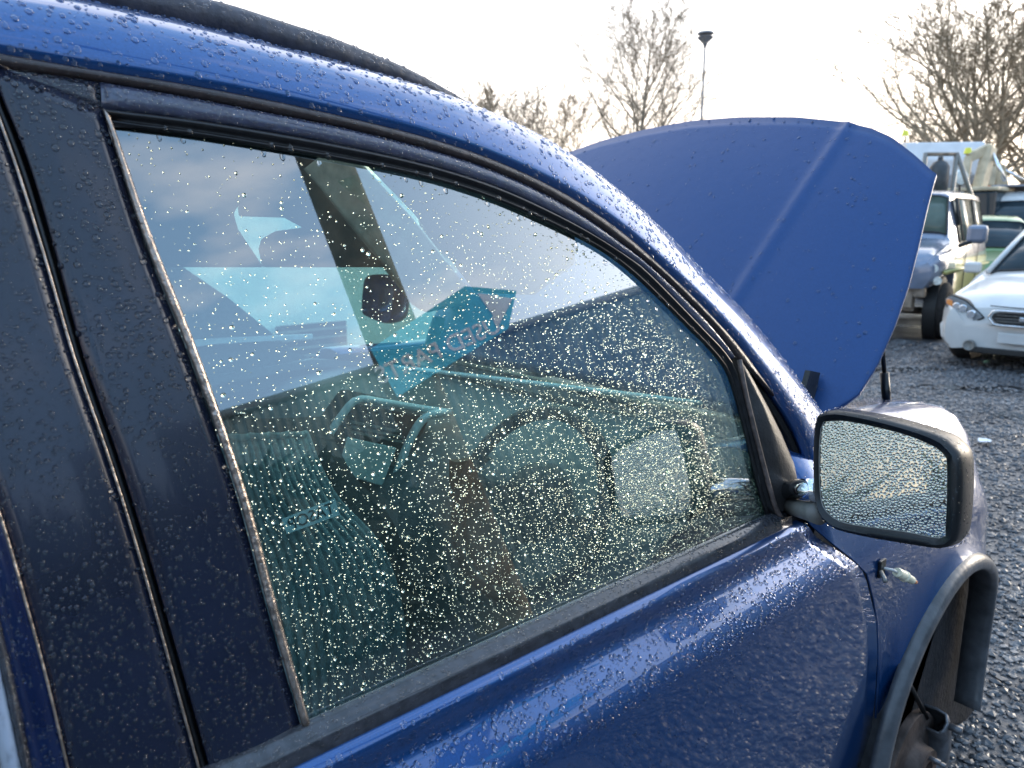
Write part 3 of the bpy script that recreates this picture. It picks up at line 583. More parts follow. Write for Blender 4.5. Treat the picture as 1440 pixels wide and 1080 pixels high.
# --- raised bonnet
HP = math.radians(55); HO = np.array([0, 1.45, 1.0]); HD = np.array([0, math.cos(HP), math.sin(HP)]); HN = np.array([0, -math.sin(HP), math.cos(HP)])
edge = [(-.06, .0, .13), (-.045, .13, .29)]
side = [(.02, -.18), (.05, -.135), (.12, -.075), (.2, -.06), (.3, -.055), (.4, -.058), (.5, -.068), (.6, -.08), (.68, -.088)]
vs = [s for s, _ in side]
def hood_pt(u, v, off=0): k = abs(u-CX)/.79; dome = -.035*k**2-.10*(max(0, v-.55))**2; return HO+np.array([u, 0, 0])+HD*v+HN*(dome+off)
topc = [(-.09, .690), (-.15, .745), (-.22, .803), (-.28, .836), (-.36, .865), (-.5, .896), (-.68, .918), (-.85, .927)]
hr = []
NU = 28
def vtop(u):
    k = -abs(u-CX)+CX if False else CX+abs(u-CX); xs = [p[0] for p in topc][::-1]; return float(np.interp(k, xs, [p[1] for p in topc][::-1]))
def xs_at(v): return float(np.interp(v, vs, [x for _, x in side]))
for t in np.linspace(0, 1, 26):
    row = []
    for s in np.linspace(-1, 1, 121):
        ue = -.088
        u = CX+s*(ue-CX); vt = vtop(u); v = .02+(vt-.02)*t
        xe = xs_at(min(v, .685)); u2 = CX+s*(xe-CX) if v < .685 else CX+s*(ue-CX)
        cre = .006*math.exp(-((abs(u2-CX)-.355-.18*v)/.014)**2)+.002/(1+math.exp(-(abs(u2-CX)-.355-.18*v)/.012))
        row.append(hood_pt(u2, v, cre))
    hr.append(row)
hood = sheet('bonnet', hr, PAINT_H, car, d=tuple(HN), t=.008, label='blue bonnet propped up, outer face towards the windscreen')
Pp, Nn = sample(*tri_surface(hr), 1100, d=HN); drops('water_drops', Pp, Nn, sizes(len(Pp), .0015, .0048, 2.0), hood, hgt=.3)
for sx_ in (1, -1):
    hx = lambda x: x if sx_ == 1 else 2*CX-x
    prism('bonnet_hinge', [(hx(-.17), 1.44, .98), (hx(-.17), 1.50, .98), (hx(-.17), 1.545, 1.12), (hx(-.17), 1.50, 1.13)], (.012*sx_, 0, 0), TRIM, car)
sA, sB = onY(1238, 455, 1.92), onY(1249, 592, 1.92)
prop = tube('bonnet_prop', [sA, sA*.5+sB*.5, ], .0055, RUBBER, car); tube('prop_sleeve', [sA*.5+sB*.5, sA*.12+sB*.88], .011, RUBBER, prop); tube('prop_end', [sA*.12+sB*.88, sB], .007, RUBBER, prop)
# --- under the bonnet: dark bay, cowl, front panel
BAY = mat('engine_bay', (.02, .021, .024), .6, noise=.4, nscale=15)
box('bay_floor', (CX, 1.75, .70), (1.1, .75, .05), BAY, car); box('scuttle', (CX, 1.40, .985), (1.40, .16, .03), TRIM, car, bevel=.01)
box('engine', (CX, 1.72, .86), (.65, .42, .18), CAST, car, bevel=.03); box('battery', (-1.40, 1.62, .86), (.2, .26, .16), mat('battery_case', (.03, .03, .04), .4), car, bevel=.008)
box('front_panel', (CX, 2.12, .80), (1.3, .05, .20), BAY, car, bevel=.01); box('bulkhead', (CX, 1.34, .62), (1.60, .03, .70), BAY, car)
tube('wiper', [(-.5, 1.36, 1.01), (-.9, 1.33, 1.03), (-1.25, 1.30, 1.04)], .006, RUBBER, car)
# ------------------------------------------------------------------ CABIN
def wall_x(name, x, pts, m, parent, t=.01, **k): return prism(name, [onX(px, py, x) for px, py in pts], (-t, 0, 0), m, parent, **k)
cabfloor = box('cabin_floor', (CX, .25, .33), (1.6, 2.2, .04), DARKCLOTH, car)
# far door trim, with the window opening left free
fd = wall_x('door_trim', -1.60, [(-420, 360), (250, 360), (258, 376), (320, 418), (372, 460), (410, 492), (440, 506), (560, 512), (640, 545), (640, 720), (300, 1080), (-420, 1080)], DASH, car)
for pts in ([(262, 480), (300, 476), (440, 470), (440, 476), (300, 484), (262, 490)],): wall_x('trim_ledge', -1.57, pts, SILVERP, fd, .01)
wall_x('trim_ledge', -1.56, [(285, 532), (440, 505), (560, 512), (560, 520), (440, 516), (285, 545)], DASH, fd, .02)
wall_x('armrest', -1.54, [(300, 560), (420, 545), (430, 600), (340, 616), (322, 585)], DARKCLOTH, fd, .05)
wall_x('armrest_edge', -1.50, [(330, 578), (470, 556), (470, 560), (330, 584)], DASH, fd, .02)
wall_x('far_pillar', -1.60, [(-420, 100), (200, 130), (250, 360), (-420, 360)], HEADL, car)
pw = bpy.data.meshes.new('far_window_glass'); pw.from_pydata([tuple(onX(x, y, -1.625)) for x, y in ((180, 245), (560, 270), (640, 560), (180, 560))], [], [(0, 1, 2, 3)]); link('window_glass', pw, car, PGLASS)
FABR = mat('pillar_trim_cloth', (.24, .19, .15), .85, noise=.25, nscale=25, bump=.3, bscale=40)
ap = prism('pillar_trim', [onX(x, y, -1.47) for x, y in ((385, 190), (480, 190), (505, 225), (580, 305), (655, 402), (668, 425), (600, 440), (585, 430), (540, 372), (470, 290), (402, 208))], (-.06, .02, 0), FABR, car, bevel=.008)
prism('roof_side', [onX(x, y, -1.54) for x, y in ((385, 190), (480, 190), (505, 225), (580, 305), (655, 402), (668, 425), (600, 440), (585, 430), (540, 372), (470, 290), (402, 208))], (-.03, .02, 0), PAINT, car, bevel=.008)
# sun visors hanging along the top of the window
wall_x('visor_or_flap', -.24, [(110, 130), (540, 150), (400, 260), (352, 262), (330, 300), (336, 322), (372, 376), (190, 376)], HEADL, car, .014, bevel=.003)
wall_x('visor_or_flap', -.42, [(330, 190), (395, 200), (455, 268), (520, 350), (545, 376), (373, 376), (368, 350), (372, 336), (392, 325), (430, 320), (404, 306), (340, 304)], HEADL, car, .014, bevel=.003)
prism('visor_or_flap', [onY(x, y, .80) for x, y in ((500, 190), (700, 250), (800, 300), (800, 372), (745, 415), (668, 412), (580, 300), (508, 226))], (0, .015, 0), HEADL, car, bevel=.004)  # added dark flap, hides the bright sky through the windscreen
# far-side mirror seen through the glass
fmh = onX(530, 418, -1.80); fcn = np.array(flip(mc)); fm = [[np.array(flip(p))-fcn+fmh for p in r] for r in R[3:]]; V, Fc = grid(fm, cu=True); raw('wing_mirror', V, Fc, PAINT, car, label='blue-backed mirror on the far door')
# dashboard
dprof = [(.70, .60), (.80, .86), (.88, .93), (.98, .975), (1.15, .99), (1.36, .985)]
dd = [[np.array([x, y+.02*math.sin((x-CX)*3), z+.012*math.exp(-((x+.38)/.2)**2)*(z > .9)]) for x in np.linspace(-1.56, -.08, 30)] for y, z in dprof]
dash = sheet('dashboard', dd, DASH, car, d=(0, -1, .5), t=.01)
tube('dash_edge', [onY(x, y, 1.30) for x, y in ((445, 512), (520, 513), (600, 521), (700, 533), (800, 545), (900, 557), (985, 568))], .007, SILVERP, dash, seg=8)
# steering wheel
swc, swn = np.array([-.345, .86, .945]), Vector((0.02, -.86, .50)).normalized(); qm = swn.to_track_quat('Z', 'Y').to_matrix()
ring = [np.array(qm @ Vector((.170*math.cos(a), .170*math.sin(a), 0)))+swc for a in np.linspace(0, 2*PI, 41)]
sw = tube('steering_wheel', ring, .015, TRIM, car, seg=10)
lathe('wheel_hub', [(0, .03), (.05, .028), (.075, .01), (.08, -.01), (0, -.02)], swc-np.array(swn)*.02, swn, TRIM, sw)
for a in (PI*.0, PI, PI*1.5): tube('spoke', [swc-np.array(swn)*.02+np.array(qm @ Vector((.07*math.cos(a), .07*math.sin(a), 0))), swc+np.array(qm @ Vector((.165*math.cos(a), .165*math.sin(a), 0)))], .014, TRIM, sw)
# instrument binnacle with silver hoop
con = prism('instrument_housing', [onX(x, y, -.80) for x, y in roundpoly([(448, 690), (462, 620), (500, 566), (606, 588), (572, 650), (545, 745), (560, 900), (470, 900)], .12)], (-.16, .05, 0), DARKCLOTH, car, bevel=.01)
tube('silver_hoop', [onX(x, y, -.78) for x, y in smooth_poly([(432, 715), (440, 672), (458, 622), (480, 585), (503, 562), (540, 566), (588, 574), (632, 580)], 30)], .0085, SILVERP, con, seg=8)
tube('silver_hoop', [onX(x, y, -.77) for x, y in smooth_poly([(632, 580), (600, 586), (580, 612), (560, 660), (545, 710), (538, 780)], 30)], .010, SILVERP, con, seg=8)
prism('screen', [onX(x, y, -.775) for x, y in [(490, 615), (558, 630), (538, 684), (476, 665)]], (-.008, 0, 0), SCREEN, con, bevel=.002)
for k in range(3): prism('dial_rim', [onX(x, y, -.775) for x, y in [(496, 592+k*7), (566, 606+k*7), (565, 609+k*7), (495, 595+k*7)]], (-.008, 0, 0), GREYPL, con)
wall_x('centre_panel', -.72, [(552, 700), (600, 640), (640, 680), (640, 760), (600, 790), (548, 800)], TRIM, car, .08)
wall_x('pole_reflection_panel', -.55, [(640, 650), (720, 640), (830, 860), (700, 960), (660, 960), (640, 820)], BROWN, car, .02)  # brown panel added in place of the pole's lower reflection in the glass
wall_x('centre_tray', -.66, [(550, 800), (640, 770), (650, 960), (560, 960)], DARKCLOTH, car, .1)
# driver's seat back, ribbed cloth: each rib a raised welt
sb = []; NR = 15
L_ = smooth_poly([(300, 618), (318, 700), (350, 850), (380, 1040), (384, 1080)], 24); Rr_ = smooth_poly([(430, 612), (446, 655), (474, 705), (530, 765), (558, 840), (566, 920), (556, 1000), (545, 1060)], 24)
for i in range(24):
    row = []
    for k in range(NR*8+1):
        s = k/(NR*8); px_, py_ = L_[i]*(1-s)+Rr_[i]*s; top = max(0, 1-i/4); xx = -.47-.05*(1-math.sin(PI*s))-.06*top**2
        p = onX(px_, py_, xx); p = p+np.array([.010*abs(math.sin(PI*s*NR))**.7, 0, 0]); row.append(p)
    sb.append(row)
seat = sheet('seat_back', sb, CLOTH, car, d=(1, -1, 0), t=.0)
sbk = [[p+np.array([-.10, .09, 0]) for p in (r[0], r[len(r)//2], r[-1])] for r in sb]
sheet('seat_core', sbk, DARKCLOTH, seat, t=.04)
tube('seat_piping', [r[-1]+np.array([.004, 0, 0]) for r in sb], .006, CLOTH, seat)
tube('seat_piping', [p+np.array([0, 0, .003]) for p in sb[0][::6]], .006, CLOTH, seat)
# pale label strip inside the window, its lettering seen from behind
tg = [T(396, 730, -.02), T(403, 751, -.02), T(478, 724, -.02), T(471, 701, -.02)]
lab = prism('label_strip', tg, tuple(-NW*.0006), mat('grey_label', (.80, .82, .90), .6, noise=.1, nscale=60), door)
def text_obj(name, body, size, m, parent, M, depth=.0006, bold=0.0, align='CENTER'):
    cu = bpy.data.curves.new(name, 'FONT'); cu.body = body; cu.size = size; cu.extrude = depth; cu.offset = bold; cu.align_x = align; cu.align_y = 'CENTER'
    tmp = bpy.data.objects.new(name+'_tmp', cu); COL.objects.link(tmp); dg = bpy.context.evaluated_depsgraph_get(); me = bpy.data.meshes.new_from_object(tmp.evaluated_get(dg))
    bpy.data.objects.remove(tmp); me.materials.clear(); me.transform(M); me.name = name; return link(name, me, parent, m)
def frame_m(o, x, y):                          # matrix from an origin and two in-plane directions
    x = Vector(x).normalized(); y = (Vector(y)-x*x.dot(Vector(y))).normalized(); z = x.cross(y); return Matrix(((x[0], y[0], z[0], o[0]), (x[1], y[1], z[1], o[1]), (x[2], y[2], z[2], o[2]), (0, 0, 0, 1)))
lc = (tg[0]+tg[1]+tg[2]+tg[3])/4+NW*.0012; lx = tg[0]-tg[3]; ly = tg[0]-tg[1]
text_obj('label_lettering', 'TASOP', .0165, mat('label_ink', (.03, .035, .05), .6), lab, frame_m(lc, lx, ly), .0002)
# small things lying about in the cabin
for (x, y, r_, cc) in ((655, 815, .011, (.45, .50, .10)), (680, 690, .012, (.5, .6, .62)), (668, 800, .012, (.35, .45, .45)), (700, 770, .014, (.3, .36, .36)), (850, 600, .008, (.6, .6, .55))):
    p = onX(x, y, -.50); lathe('crumpled_scrap', [(0, r_), (r_*.8, r_*.7), (r_*1.1, 0), (r_*.7, -r_*.6), (0, -r_*.8)], p, (1, .4, .3), mat('scrap_paper', cc, .6), car, seg=7)
# ================================================================== BACKGROUND VEHICLES
def DP(px, py, d): return CAM+ray(px, py)*d       # a point at depth d metres
def GP(px, d):                                     # the ground point under column px at depth d
    k = (HOR+F*CAM[2]/d); r = ray(px, k); return CAM+r*((0-CAM[2])/r[2])
WIN = mat('car_window', (.030, .045, .055), .10, 0, 0, noise=.3, nscale=2, spec=.3); WIN2 = mat('green_tinted_window', (.09, .12, .10), .12, 0, 0, noise=.3, nscale=2, spec=.3)
TYRE = mat('tyre', (.035, .030, .028), .85, noise=.3, nscale=30); RIMM = mat('alloy_rim', (.35, .36, .38), .35, .8, noise=.2, nscale=20); LAMP = mat('lamp_lens', (.72, .72, .66), .12, coat=1, noise=.2, nscale=30)
AMBER = mat('amber_lens', (.75, .25, .05), .15, coat=1); BLACKP = mat('black_plastic', (.02, .02, .02), .5)
def P4(a, b, c, d, u, v): return (a*(1-u)+b*u)*(1-v)+(d*(1-u)+c*u)*v
def vehicle(name, label, cat, loc, rz, st, paint, lower=None, tyre_r=.32, wheels=(1.35, -1.25), wy=.78, group=None, split=None, glassm=None):
    """st: stations front to back (y, half width, z bottom, z waist, z top, half width top, kind) ; a lofted hollow-looking body"""
    t = thing(name, label, cat, tuple(loc), rz, group); rows = []
    for (y, hw, zb, zw, zt, ht) in st:
        half = [(hw*.90, zb), (hw*.985, zb+.10), (hw, zb+(zw-zb)*.45), (hw*.995, zb+(zw-zb)*.8), (hw*.965, zw), (ht+.5*(hw*.965-ht), (zw+zt)/2) , (ht, zt-.045), (ht*.90, zt-.008), (ht*.5, zt+.012), (0, zt+.02)]
        rows.append([np.array([x, y, z]) for x, z in half]+[np.array([-x, y, z]) for x, z in half[-2::-1]])
    V, Fc = grid(rows); Fc.append(tuple(range(len(rows[0])))); Fc.append(tuple(reversed([len(V)-len(rows[0])+k for k in range(len(rows[0]))])))
    b = mesh('body', V, Fc, paint if not lower else [paint, lower], t, True, auto=28)
    if lower:
        for p in b.data.polygons:
            if p.center.z < split and p.center.y < 1.0: p.material_index = 1
    def patch(nm, i, k, j0, j1, m, u0=0.08, u1=.92, v0=.1, v1=.9, off=.008, par=b, nu=2):
        J = j1-j0; G = []
        for v in (v0, .5, v1):
            rw = []
            for q in range(J+1):
                u = u0+(u1-u0)*q/J; f = u*J; k0 = min(J-1, int(f)); p0 = rows[i][j0+k0]*(1-(f-k0))+rows[i][j0+k0+1]*(f-k0); p1 = rows[k][j0+k0]*(1-(f-k0))+rows[k][j0+k0+1]*(f-k0); rw.append(p0*(1-v)+p1*v)
            G.append(rw)
        cc = sum(G[1])/(J+1); nrm = np.cross(G[0][-1]-G[0][0], G[2][0]-G[0][0]); nrm /= np.linalg.norm(nrm)+1e-9
        nrm = nrm if nrm @ (cc-np.array([0, cc[1]*.6, .6])) > 0 else -nrm; G = [[p+nrm*off for p in r] for r in G]; V, Fc = grid(G); Fc = orient(V, Fc, nrm)
        o = raw(nm, V, Fc, m, par); thick(o, off*1.6)
        rim = G[0]+[G[1][-1]]+G[2][::-1]+[G[1][0], G[0][0]]; V, Fc = tube_vf(rim, .012, 5, cap=False); raw('window_rubber', V, Fc, BLACKP, par); return o
    for sx in (1, -1):
        for y in wheels:
            c = (sx*wy, y, tyre_r)
            wh = lathe('wheel', [(tyre_r*.62, .11), (tyre_r*.9, .115), (tyre_r, .08), (tyre_r, -.08), (tyre_r*.9, -.11), (tyre_r*.5, -.11)], c, (sx, 0, 0), TYRE, t, seg=28)
            lathe('rim', [(0, .06), (.05, .07), (.06, .05), (tyre_r*.5, .06), (tyre_r*.6, .095), (tyre_r*.64, .10), (tyre_r*.64, -.05), (0, -.05)], c, (sx, 0, 0), RIMM, wh, seg=20)
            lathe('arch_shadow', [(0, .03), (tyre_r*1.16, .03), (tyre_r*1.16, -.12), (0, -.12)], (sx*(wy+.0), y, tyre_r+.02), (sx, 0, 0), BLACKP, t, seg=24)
    return t, b, rows, patch
CAMH = math.atan2(FW[1], FW[0])
def rz_towards(loc, extra=0): d = CAM-np.array(loc); return math.atan2(d[1], d[0])-PI/2+extra      # local +Y looks at the camera
# white estate car, front towards us ------------------------------------------------
WHITE = mat('white_paint', (.58, .57, .55), .25, 0, .5, noise=.05, nscale=6)
loc = GP(1438, 7.35); loc = np.array([loc[0], loc[1], 0]); rz = rz_towards(loc, -.20)
sub = [(0.0, .62, .22, .48, .50, .56), (-.04, .76, .20, .60, .64, .66), (-.18, .84, .19, .68, .74, .74), (-.42, .865, .19, .72, .80, .76), (-.95, .875, .20, .80, .90, .74), (-1.22, .875, .20, .90, .945, .72), (-1.95, .875, .20, .94, 1.42, .56), (-2.3, .875, .20, .95, 1.47, .56), (-3.6, .875, .20, .97, 1.46, .56), (-4.3, .86, .24, .98, 1.10, .68), (-4.7, .80, .30, .80, .86, .66)]
t, b, rows, patch = vehicle('estate_car', 'white estate car facing the camera, front bumper partly broken', 'car', loc, rz, sub, WHITE, wheels=(-.85, -3.55), wy=.76, group='cars parked across the yard')
mid = 9
patch('windscreen', 5, 6, 6, 12, WIN, .03, .97, .06, .95, .012)
for j0, j1 in ((4, 6), (12, 14)):
    for i, k in ((6, 7), (7, 8)): patch('side_window', i, k, j0, j1, WIN, .08, .92, .04, .96)
def fx(x, y, z): return np.array([x, y, z])
def blob(nm, pts, y, dep, m, par, r=.18, n=3, slant=0.0, bev=.006): return prism(nm, [fx(p[0], y-abs(p[0])**2.2*.30+slant*(p[1]-.6), p[1]) for p in roundpoly(pts, r, n)], (0, -dep, 0), m, par, bevel=bev)
for s in (1, -1):
    q = blob('headlight', [(s*.40, .55), (s*.50, .50), (s*.78, .60), (s*.82, .70), (s*.76, .745), (s*.60, .70)], .06, .10, mat('smoky_lens', (.20, .21, .22), .10, coat=1), t)
    blob('headlight_surround', [(s*.385, .545), (s*.50, .485), (s*.79, .59), (s*.835, .705), (s*.76, .762), (s*.59, .715)], .050, .10, BLACKP, q)
    for cx_, cz_ in ((.52, .575), (.61, .625), (.68, .64)): lathe('lamp_reflector', [(0, .012), (.035, .012), (.045, .0), (.045, -.02), (0, -.02)], (s*cx_, .075-abs(cx_)**2.2*.30, cz_), (0, 1, 0), CHROME, q, seg=14)
    blob('indicator', [(s*.72, .625), (s*.80, .66), (s*.80, .71), (s*.735, .70)], .075, .05, AMBER, q)
    lathe('fog_lamp', [(0, .02), (.075, .018), (.092, .008), (.096, -.01), (.096, -.05), (0, -.05)], (s*.66, -.045, .34), (s*.25, 1, 0), LAMP, t, seg=20)
    lathe('fog_surround', [(.095, .02), (.115, .015), (.125, -.03), (.095, -.03)], (s*.66, -.05, .34), (s*.25, 1, 0), WHITE, t, seg=20)
    m_ = box('door_mirror', (s*.97, -1.55, .99), (.18, .10, .13), WHITE, t, bevel=.03)
blob('grille', [(-.27, .50), (.27, .50), (.33, .56), (.30, .62), (-.30, .62), (-.33, .56)], .075, .08, BLACKP, t)
tube('grille_surround', [fx(p[0], .08-abs(p[0])**2.2*.3, p[1]) for p in roundpoly([(-.29, .49), (.29, .49), (.35, .56), (.31, .635), (-.31, .635), (-.35, .56), (-.29, .49)], .15)], .010, CHROME, t, seg=6)
for k in range(3): box('grille_bar', (0, .078, .53+k*.03), (.56-.02*abs(k-1), .008, .005), GREYPL, t)
box('grille_badge', (0, .09, .562), (.15, .012, .045), CHROME, t, bevel=.01)
blob('bumper', [(-.83, .30), (-.70, .235), (.70, .235), (.83, .30), (.86, .46), (.50, .49), (-.50, .49), (-.86, .46)], .045, .22, WHITE, t, .2)
box('lower_grille', (0, -.03, .215), (1.0, .12, .06), BLACKP, t, bevel=.01); box('number_plate_plinth', (0, .050, .36), (.50, .02, .11), WHITE, t, bevel=.01)
lathe('tow_eye_hole', [(0, .0), (.035, .0), (.05, .012), (.06, .0), (.06, -.02), (0, -.02)], (.50, .03, .255), (0, 1, 0), GREYPL, t, seg=14)
tube('bonnet_shut_line', [fx(p, .02-abs(p)**2.2*.34, .665+.02*abs(p)) for p in np.linspace(-.36, .36, 9)], .006, BLACKP, t, seg=5)
for s in (1, -1): tube('windscreen_pillar', [(s*.73, -1.24, .955), (s*.64, -1.62, 1.21), (s*.565, -1.96, 1.42)], .030, WHITE, t, seg=8)
tube('wiper', [(-.55, -1.22, .97), (-.1, -1.26, .975)], .01, BLACKP, t, seg=5)
# silver-blue people carrier with gold lower half, front bumper missing ---------------
VP_ = mat('silver_blue_paint', (.18, .21, .28), .25, .3, .8, noise=.08, nscale=8); GOLD = mat('gold_paint', (.42, .38, .12), .28, .3, .7, noise=.12, nscale=8)
fr, re_ = GP(1201, 9.7), GP(1300, 13.2); ctr = (fr+re_)/2; dv = fr-re_; rz = math.atan2(dv[1], dv[0])-PI/2
van = [(2.15, .62, .70, .94, 1.00, .60), (2.10, .78, .70, 1.00, 1.06, .70), (1.95, .86, .72, 1.10, 1.16, .76), (1.50, .88, .80, 1.16, 1.24, .76), (1.05, .88, .78, 1.18, 1.32, .76), (.98, .88, .46, 1.18, 1.38, .75), (.62, .885, .45, 1.19, 1.94, .66), (.35, .885, .45, 1.19, 1.99, .68), (-.9, .885, .45, 1.19, 2.02, .69), (-1.9, .88, .45, 1.19, 2.01, .68), (-2.25, .86, .50, 1.15, 1.92, .66), (-2.35, .80, .60, 1.05, 1.40, .66)]
t, b, rows, patch = vehicle('people_carrier', 'silver-blue and gold people carrier on chunky tyres with stripped front end', 'van', (ctr[0], ctr[1], 0), rz, van, VP_, GOLD, .375, (1.42, -1.35), .80, 'cars parked across the yard', .92)
patch('windscreen', 5, 6, 6, 12, WIN2, .05, .95, .04, .93, .014)
for j0, j1 in ((4, 6), (12, 14)):
    for i, k in ((6, 7), (7, 8), (8, 9)): patch('side_window', i, k, j0, j1, WIN2, .10, .90, .05, .95, .010)
for s in (1, -1):
    q = prism('headlight', [fx(s*x, 2.165-(x-.4)**2*1.0, z) for x, z in roundpoly([(.40, .73), (.72, .72), (.76, .82), (.74, .90), (.40, .90)], .15)], (0, -.10, 0), LAMP, t, bevel=.01)
    prism('indicator', [fx(s*x, 2.165-(x-.4)**2*1.0, z) for x, z in [(.38, .915), (.68, .915), (.66, .985), (.40, .985)]], (0, -.08, 0), AMBER, t, bevel=.01)
    lathe('small_lamp', [(0, .02), (.05, .018), (.06, -.02), (0, -.02)], (s*.79, 2.03, .955), (s*.5, 1, 0), LAMP, t, seg=14)
    lathe('corner_lamp', [(0, .02), (.05, .018), (.06, -.02), (0, -.02)], (s*.84, 2.0, .80), (s*.5, 1, 0), LAMP, t, seg=14)
    mm_ = box('door_mirror', (s*1.08, .92, 1.38), (.24, .12, .24), VP_, t, bevel=.05); tube('mirror_stalk', [(s*.88, .98, 1.22), (s*1.02, .94, 1.28)], .03, BLACKP, mm_)
    for y in (.30, -.85): box('door_gap', (s*.893, y, .95), (.010, .012, .70), BLACKP, t)
    tube('side_moulding', [(s*.90, 1.9, .90), (s*.905, 0, .90), (s*.90, -2.1, .90)], .03, GOLD, t, seg=6)
    tube('window_trim', [(s*.80, .60, 1.50), (s*.73, .55, 1.88)], .02, BLACKP, t, seg=5)
IRON = mat('stripped_front_metal', (.26, .20, .15), .6, .2, noise=.4, nscale=9, bump=.3)
box('crash_beam', (0, 2.02, .66), (1.45, .14, .16), IRON, t, bevel=.02); box('radiator_support', (0, 1.96, .50), (1.2, .10, .22), IRON, t, bevel=.02)
for x in (-.55, -.2, .2, .55): box('bracket', (x, 2.06, .55), (.09, .10, .20), IRON, t, bevel=.01)
tube('hanging_hose', [(-.6, 2.08, .60), (-.3, 2.12, .45), (.1, 2.12, .50), (.5, 2.1, .42)], .02, BLACKP, t); box('skid_plate', (0, 1.7, .38), (.9, .7, .05), IRON, t, bevel=.01)
tube('axle_beam', [(-.7, 1.42, .36), (.7, 1.42, .36)], .05, IRON, t)
tube('roof_aerial', [(.5, .6, 1.95), (.5, .2, 2.25)], .008, BLACKP, t, seg=5)
# green hatch behind -----------------------------------------------------------------
GREEN = mat('leaf_green_paint', (.20, .32, .14), .28, .25, .7, noise=.08, nscale=8)
loc = GP(1412, 12.6); rz = rz_towards(loc, .25)
gcar = [(0, .70, .30, .60, .70, .62), (-.15, .82, .26, .80, .90, .70), (-.9, .86, .24, .92, 1.02, .72), (-1.15, .86, .24, .95, 1.06, .72), (-1.8, .86, .24, 1.02, 1.62, .60), (-2.1, .86, .24, 1.03, 1.70, .60), (-3.3, .86, .24, 1.05, 1.70, .60), (-3.8, .84, .28, 1.02, 1.45, .62), (-3.95, .78, .34, .9, 1.0, .62)]
t, b, rows, patch = vehicle('hatchback', 'green hatchback half hidden between the people carrier and white estate car', 'car', (loc[0], loc[1], 0), rz, gcar, GREEN, group='cars parked across the yard', wheels=(-.75, -3.2), wy=.76)
patch('windscreen', 3, 4, 6, 12, WIN, .05, .95, .08, .93, .014)
for j0, j1 in ((4, 6), (12, 14)):
    for i, k in ((4, 5), (5, 6)): patch('side_window', i, k, j0, j1, WIN, .08, .92, .05, .95)
for s in (1, -1): box('door_mirror', (s*.95, -1.5, 1.05), (.18, .10, .14), BLACKP, t, bevel=.03); blob('headlight', [(s*.45, .66), (s*.75, .66), (s*.78, .80), (s*.5, .78)], .0, .15, LAMP, t); tube('windscreen_pillar', [(s*.72, -1.17, 1.06), (s*.61, -1.8, 1.62)], .03, GREEN, t, seg=6)
# white van with roof panel behind the green car -------------------------------------
loc = GP(1438, 17.5); rz = rz_towards(loc, .18)
wv = [(0, .75, .35, .9, 1.0, .7), (-.12, .88, .30, 1.15, 1.25, .80), (-.6, .92, .30, 1.25, 1.38, .84), (-1.2, .93, .30, 1.35, 2.25, .78), (-1.5, .93, .30, 1.35, 2.38, .80), (-4.2, .93, .30, 1.35, 2.40, .80), (-4.6, .92, .34, 1.35, 2.30, .80)]
t, b, rows, patch = vehicle('panel_van', 'white van with a flat grey panel on its roof, behind the green hatchback', 'van', (loc[0], loc[1], 0), rz, wv, WHITE, group='cars parked across the yard', wheels=(-.8, -3.6), wy=.82)
patch('windscreen', 2, 3, 6, 12, WIN, .04, .96, .06, .86, .014)
for j0, j1 in ((4, 6), (12, 14)): patch('side_window', 3, 4, j0, j1, WIN, .08, .92, .05, .9); patch('side_window', 4, 5, j0, j1, WIN, .08, .92, .02, .3)
box('roof_panel', (0, -2.3, 2.50), (1.4, 1.9, .05), mat('grey_roof_panel', (.25, .26, .30), .3, noise=.1, nscale=5), t, rot=Matrix.Rotation(.04, 3, 'X'), bevel=.01)
# white luton truck far back: box body over the cab -----------------------------------
TW = mat('white_grp', (.72, .73, .74), .35, noise=.06, nscale=3)
loc = GP(1283, 24); rz = rz_towards(loc, .35); t = thing('box_truck', 'white box truck with over-cab body behind the people carrier', 'truck', (loc[0], loc[1], 0), rz)
bd = prism('box_body', [fx(x, y, z) for x in (1.1,) for y, z in roundpoly([(1.5, 3.05), (1.6, 3.5), (1.45, 4.05), (-4.2, 4.10), (-4.2, 1.0), (.2, 1.0), (.25, 2.85), (.7, 2.75)], .10)], (-2.2, 0, 0), TW, t, bevel=.05)
cab = prism('cab', [fx(x, y, z) for x in (.95,) for y, z in roundpoly([(1.75, .55), (1.80, 1.35), (1.35, 2.55), (.30, 2.65), (.30, .50)], .08)], (-1.9, 0, 0), TW, t, bevel=.05)
prism('windscreen', [(-.85, 1.79, 1.45), (.85, 1.79, 1.45), (.78, 1.42, 2.45), (-.78, 1.42, 2.45)], (0, .02, .01), WIN, cab); box('grille', (0, 1.80, .95), (1.2, .05, .35), BLACKP, cab, bevel=.01)
for s in (1, -1):
    box('headlight', (s*.75, 1.79, .95), (.26, .05, .22), LAMP, cab, bevel=.02); mm_ = box('door_mirror', (s*1.25, 1.35, 2.0), (.10, .16, .55), BLACKP, t, bevel=.03); tube('mirror_arm', [(s*.95, 1.4, 2.2), (s*1.22, 1.38, 2.22)], .02, BLACKP, mm_)
    prism('side_window', [(s*.955, 1.45, 1.5), (s*.955, 1.15, 2.4), (s*.955, .5, 2.4), (s*.955, .5, 1.5)], (s*.01, 0, 0), WIN, cab)
    for y in (1.0, -2.8): lathe('wheel', [(.25, .12), (.38, .12), (.42, .08), (.42, -.08), (.2, -.1)], (s*.85, y, .42), (s, 0, 0), TYRE, t, seg=22)
box('blue_flash', (1.105, -.2, 3.15), (.012, 1.1, .22), mat('blue_vinyl', (.08, .25, .6), .4), t); box('red_marker', (.8, .80, 2.72), (.08, .05, .07), mat('red_lens', (.6, .05, .03), .3), t)
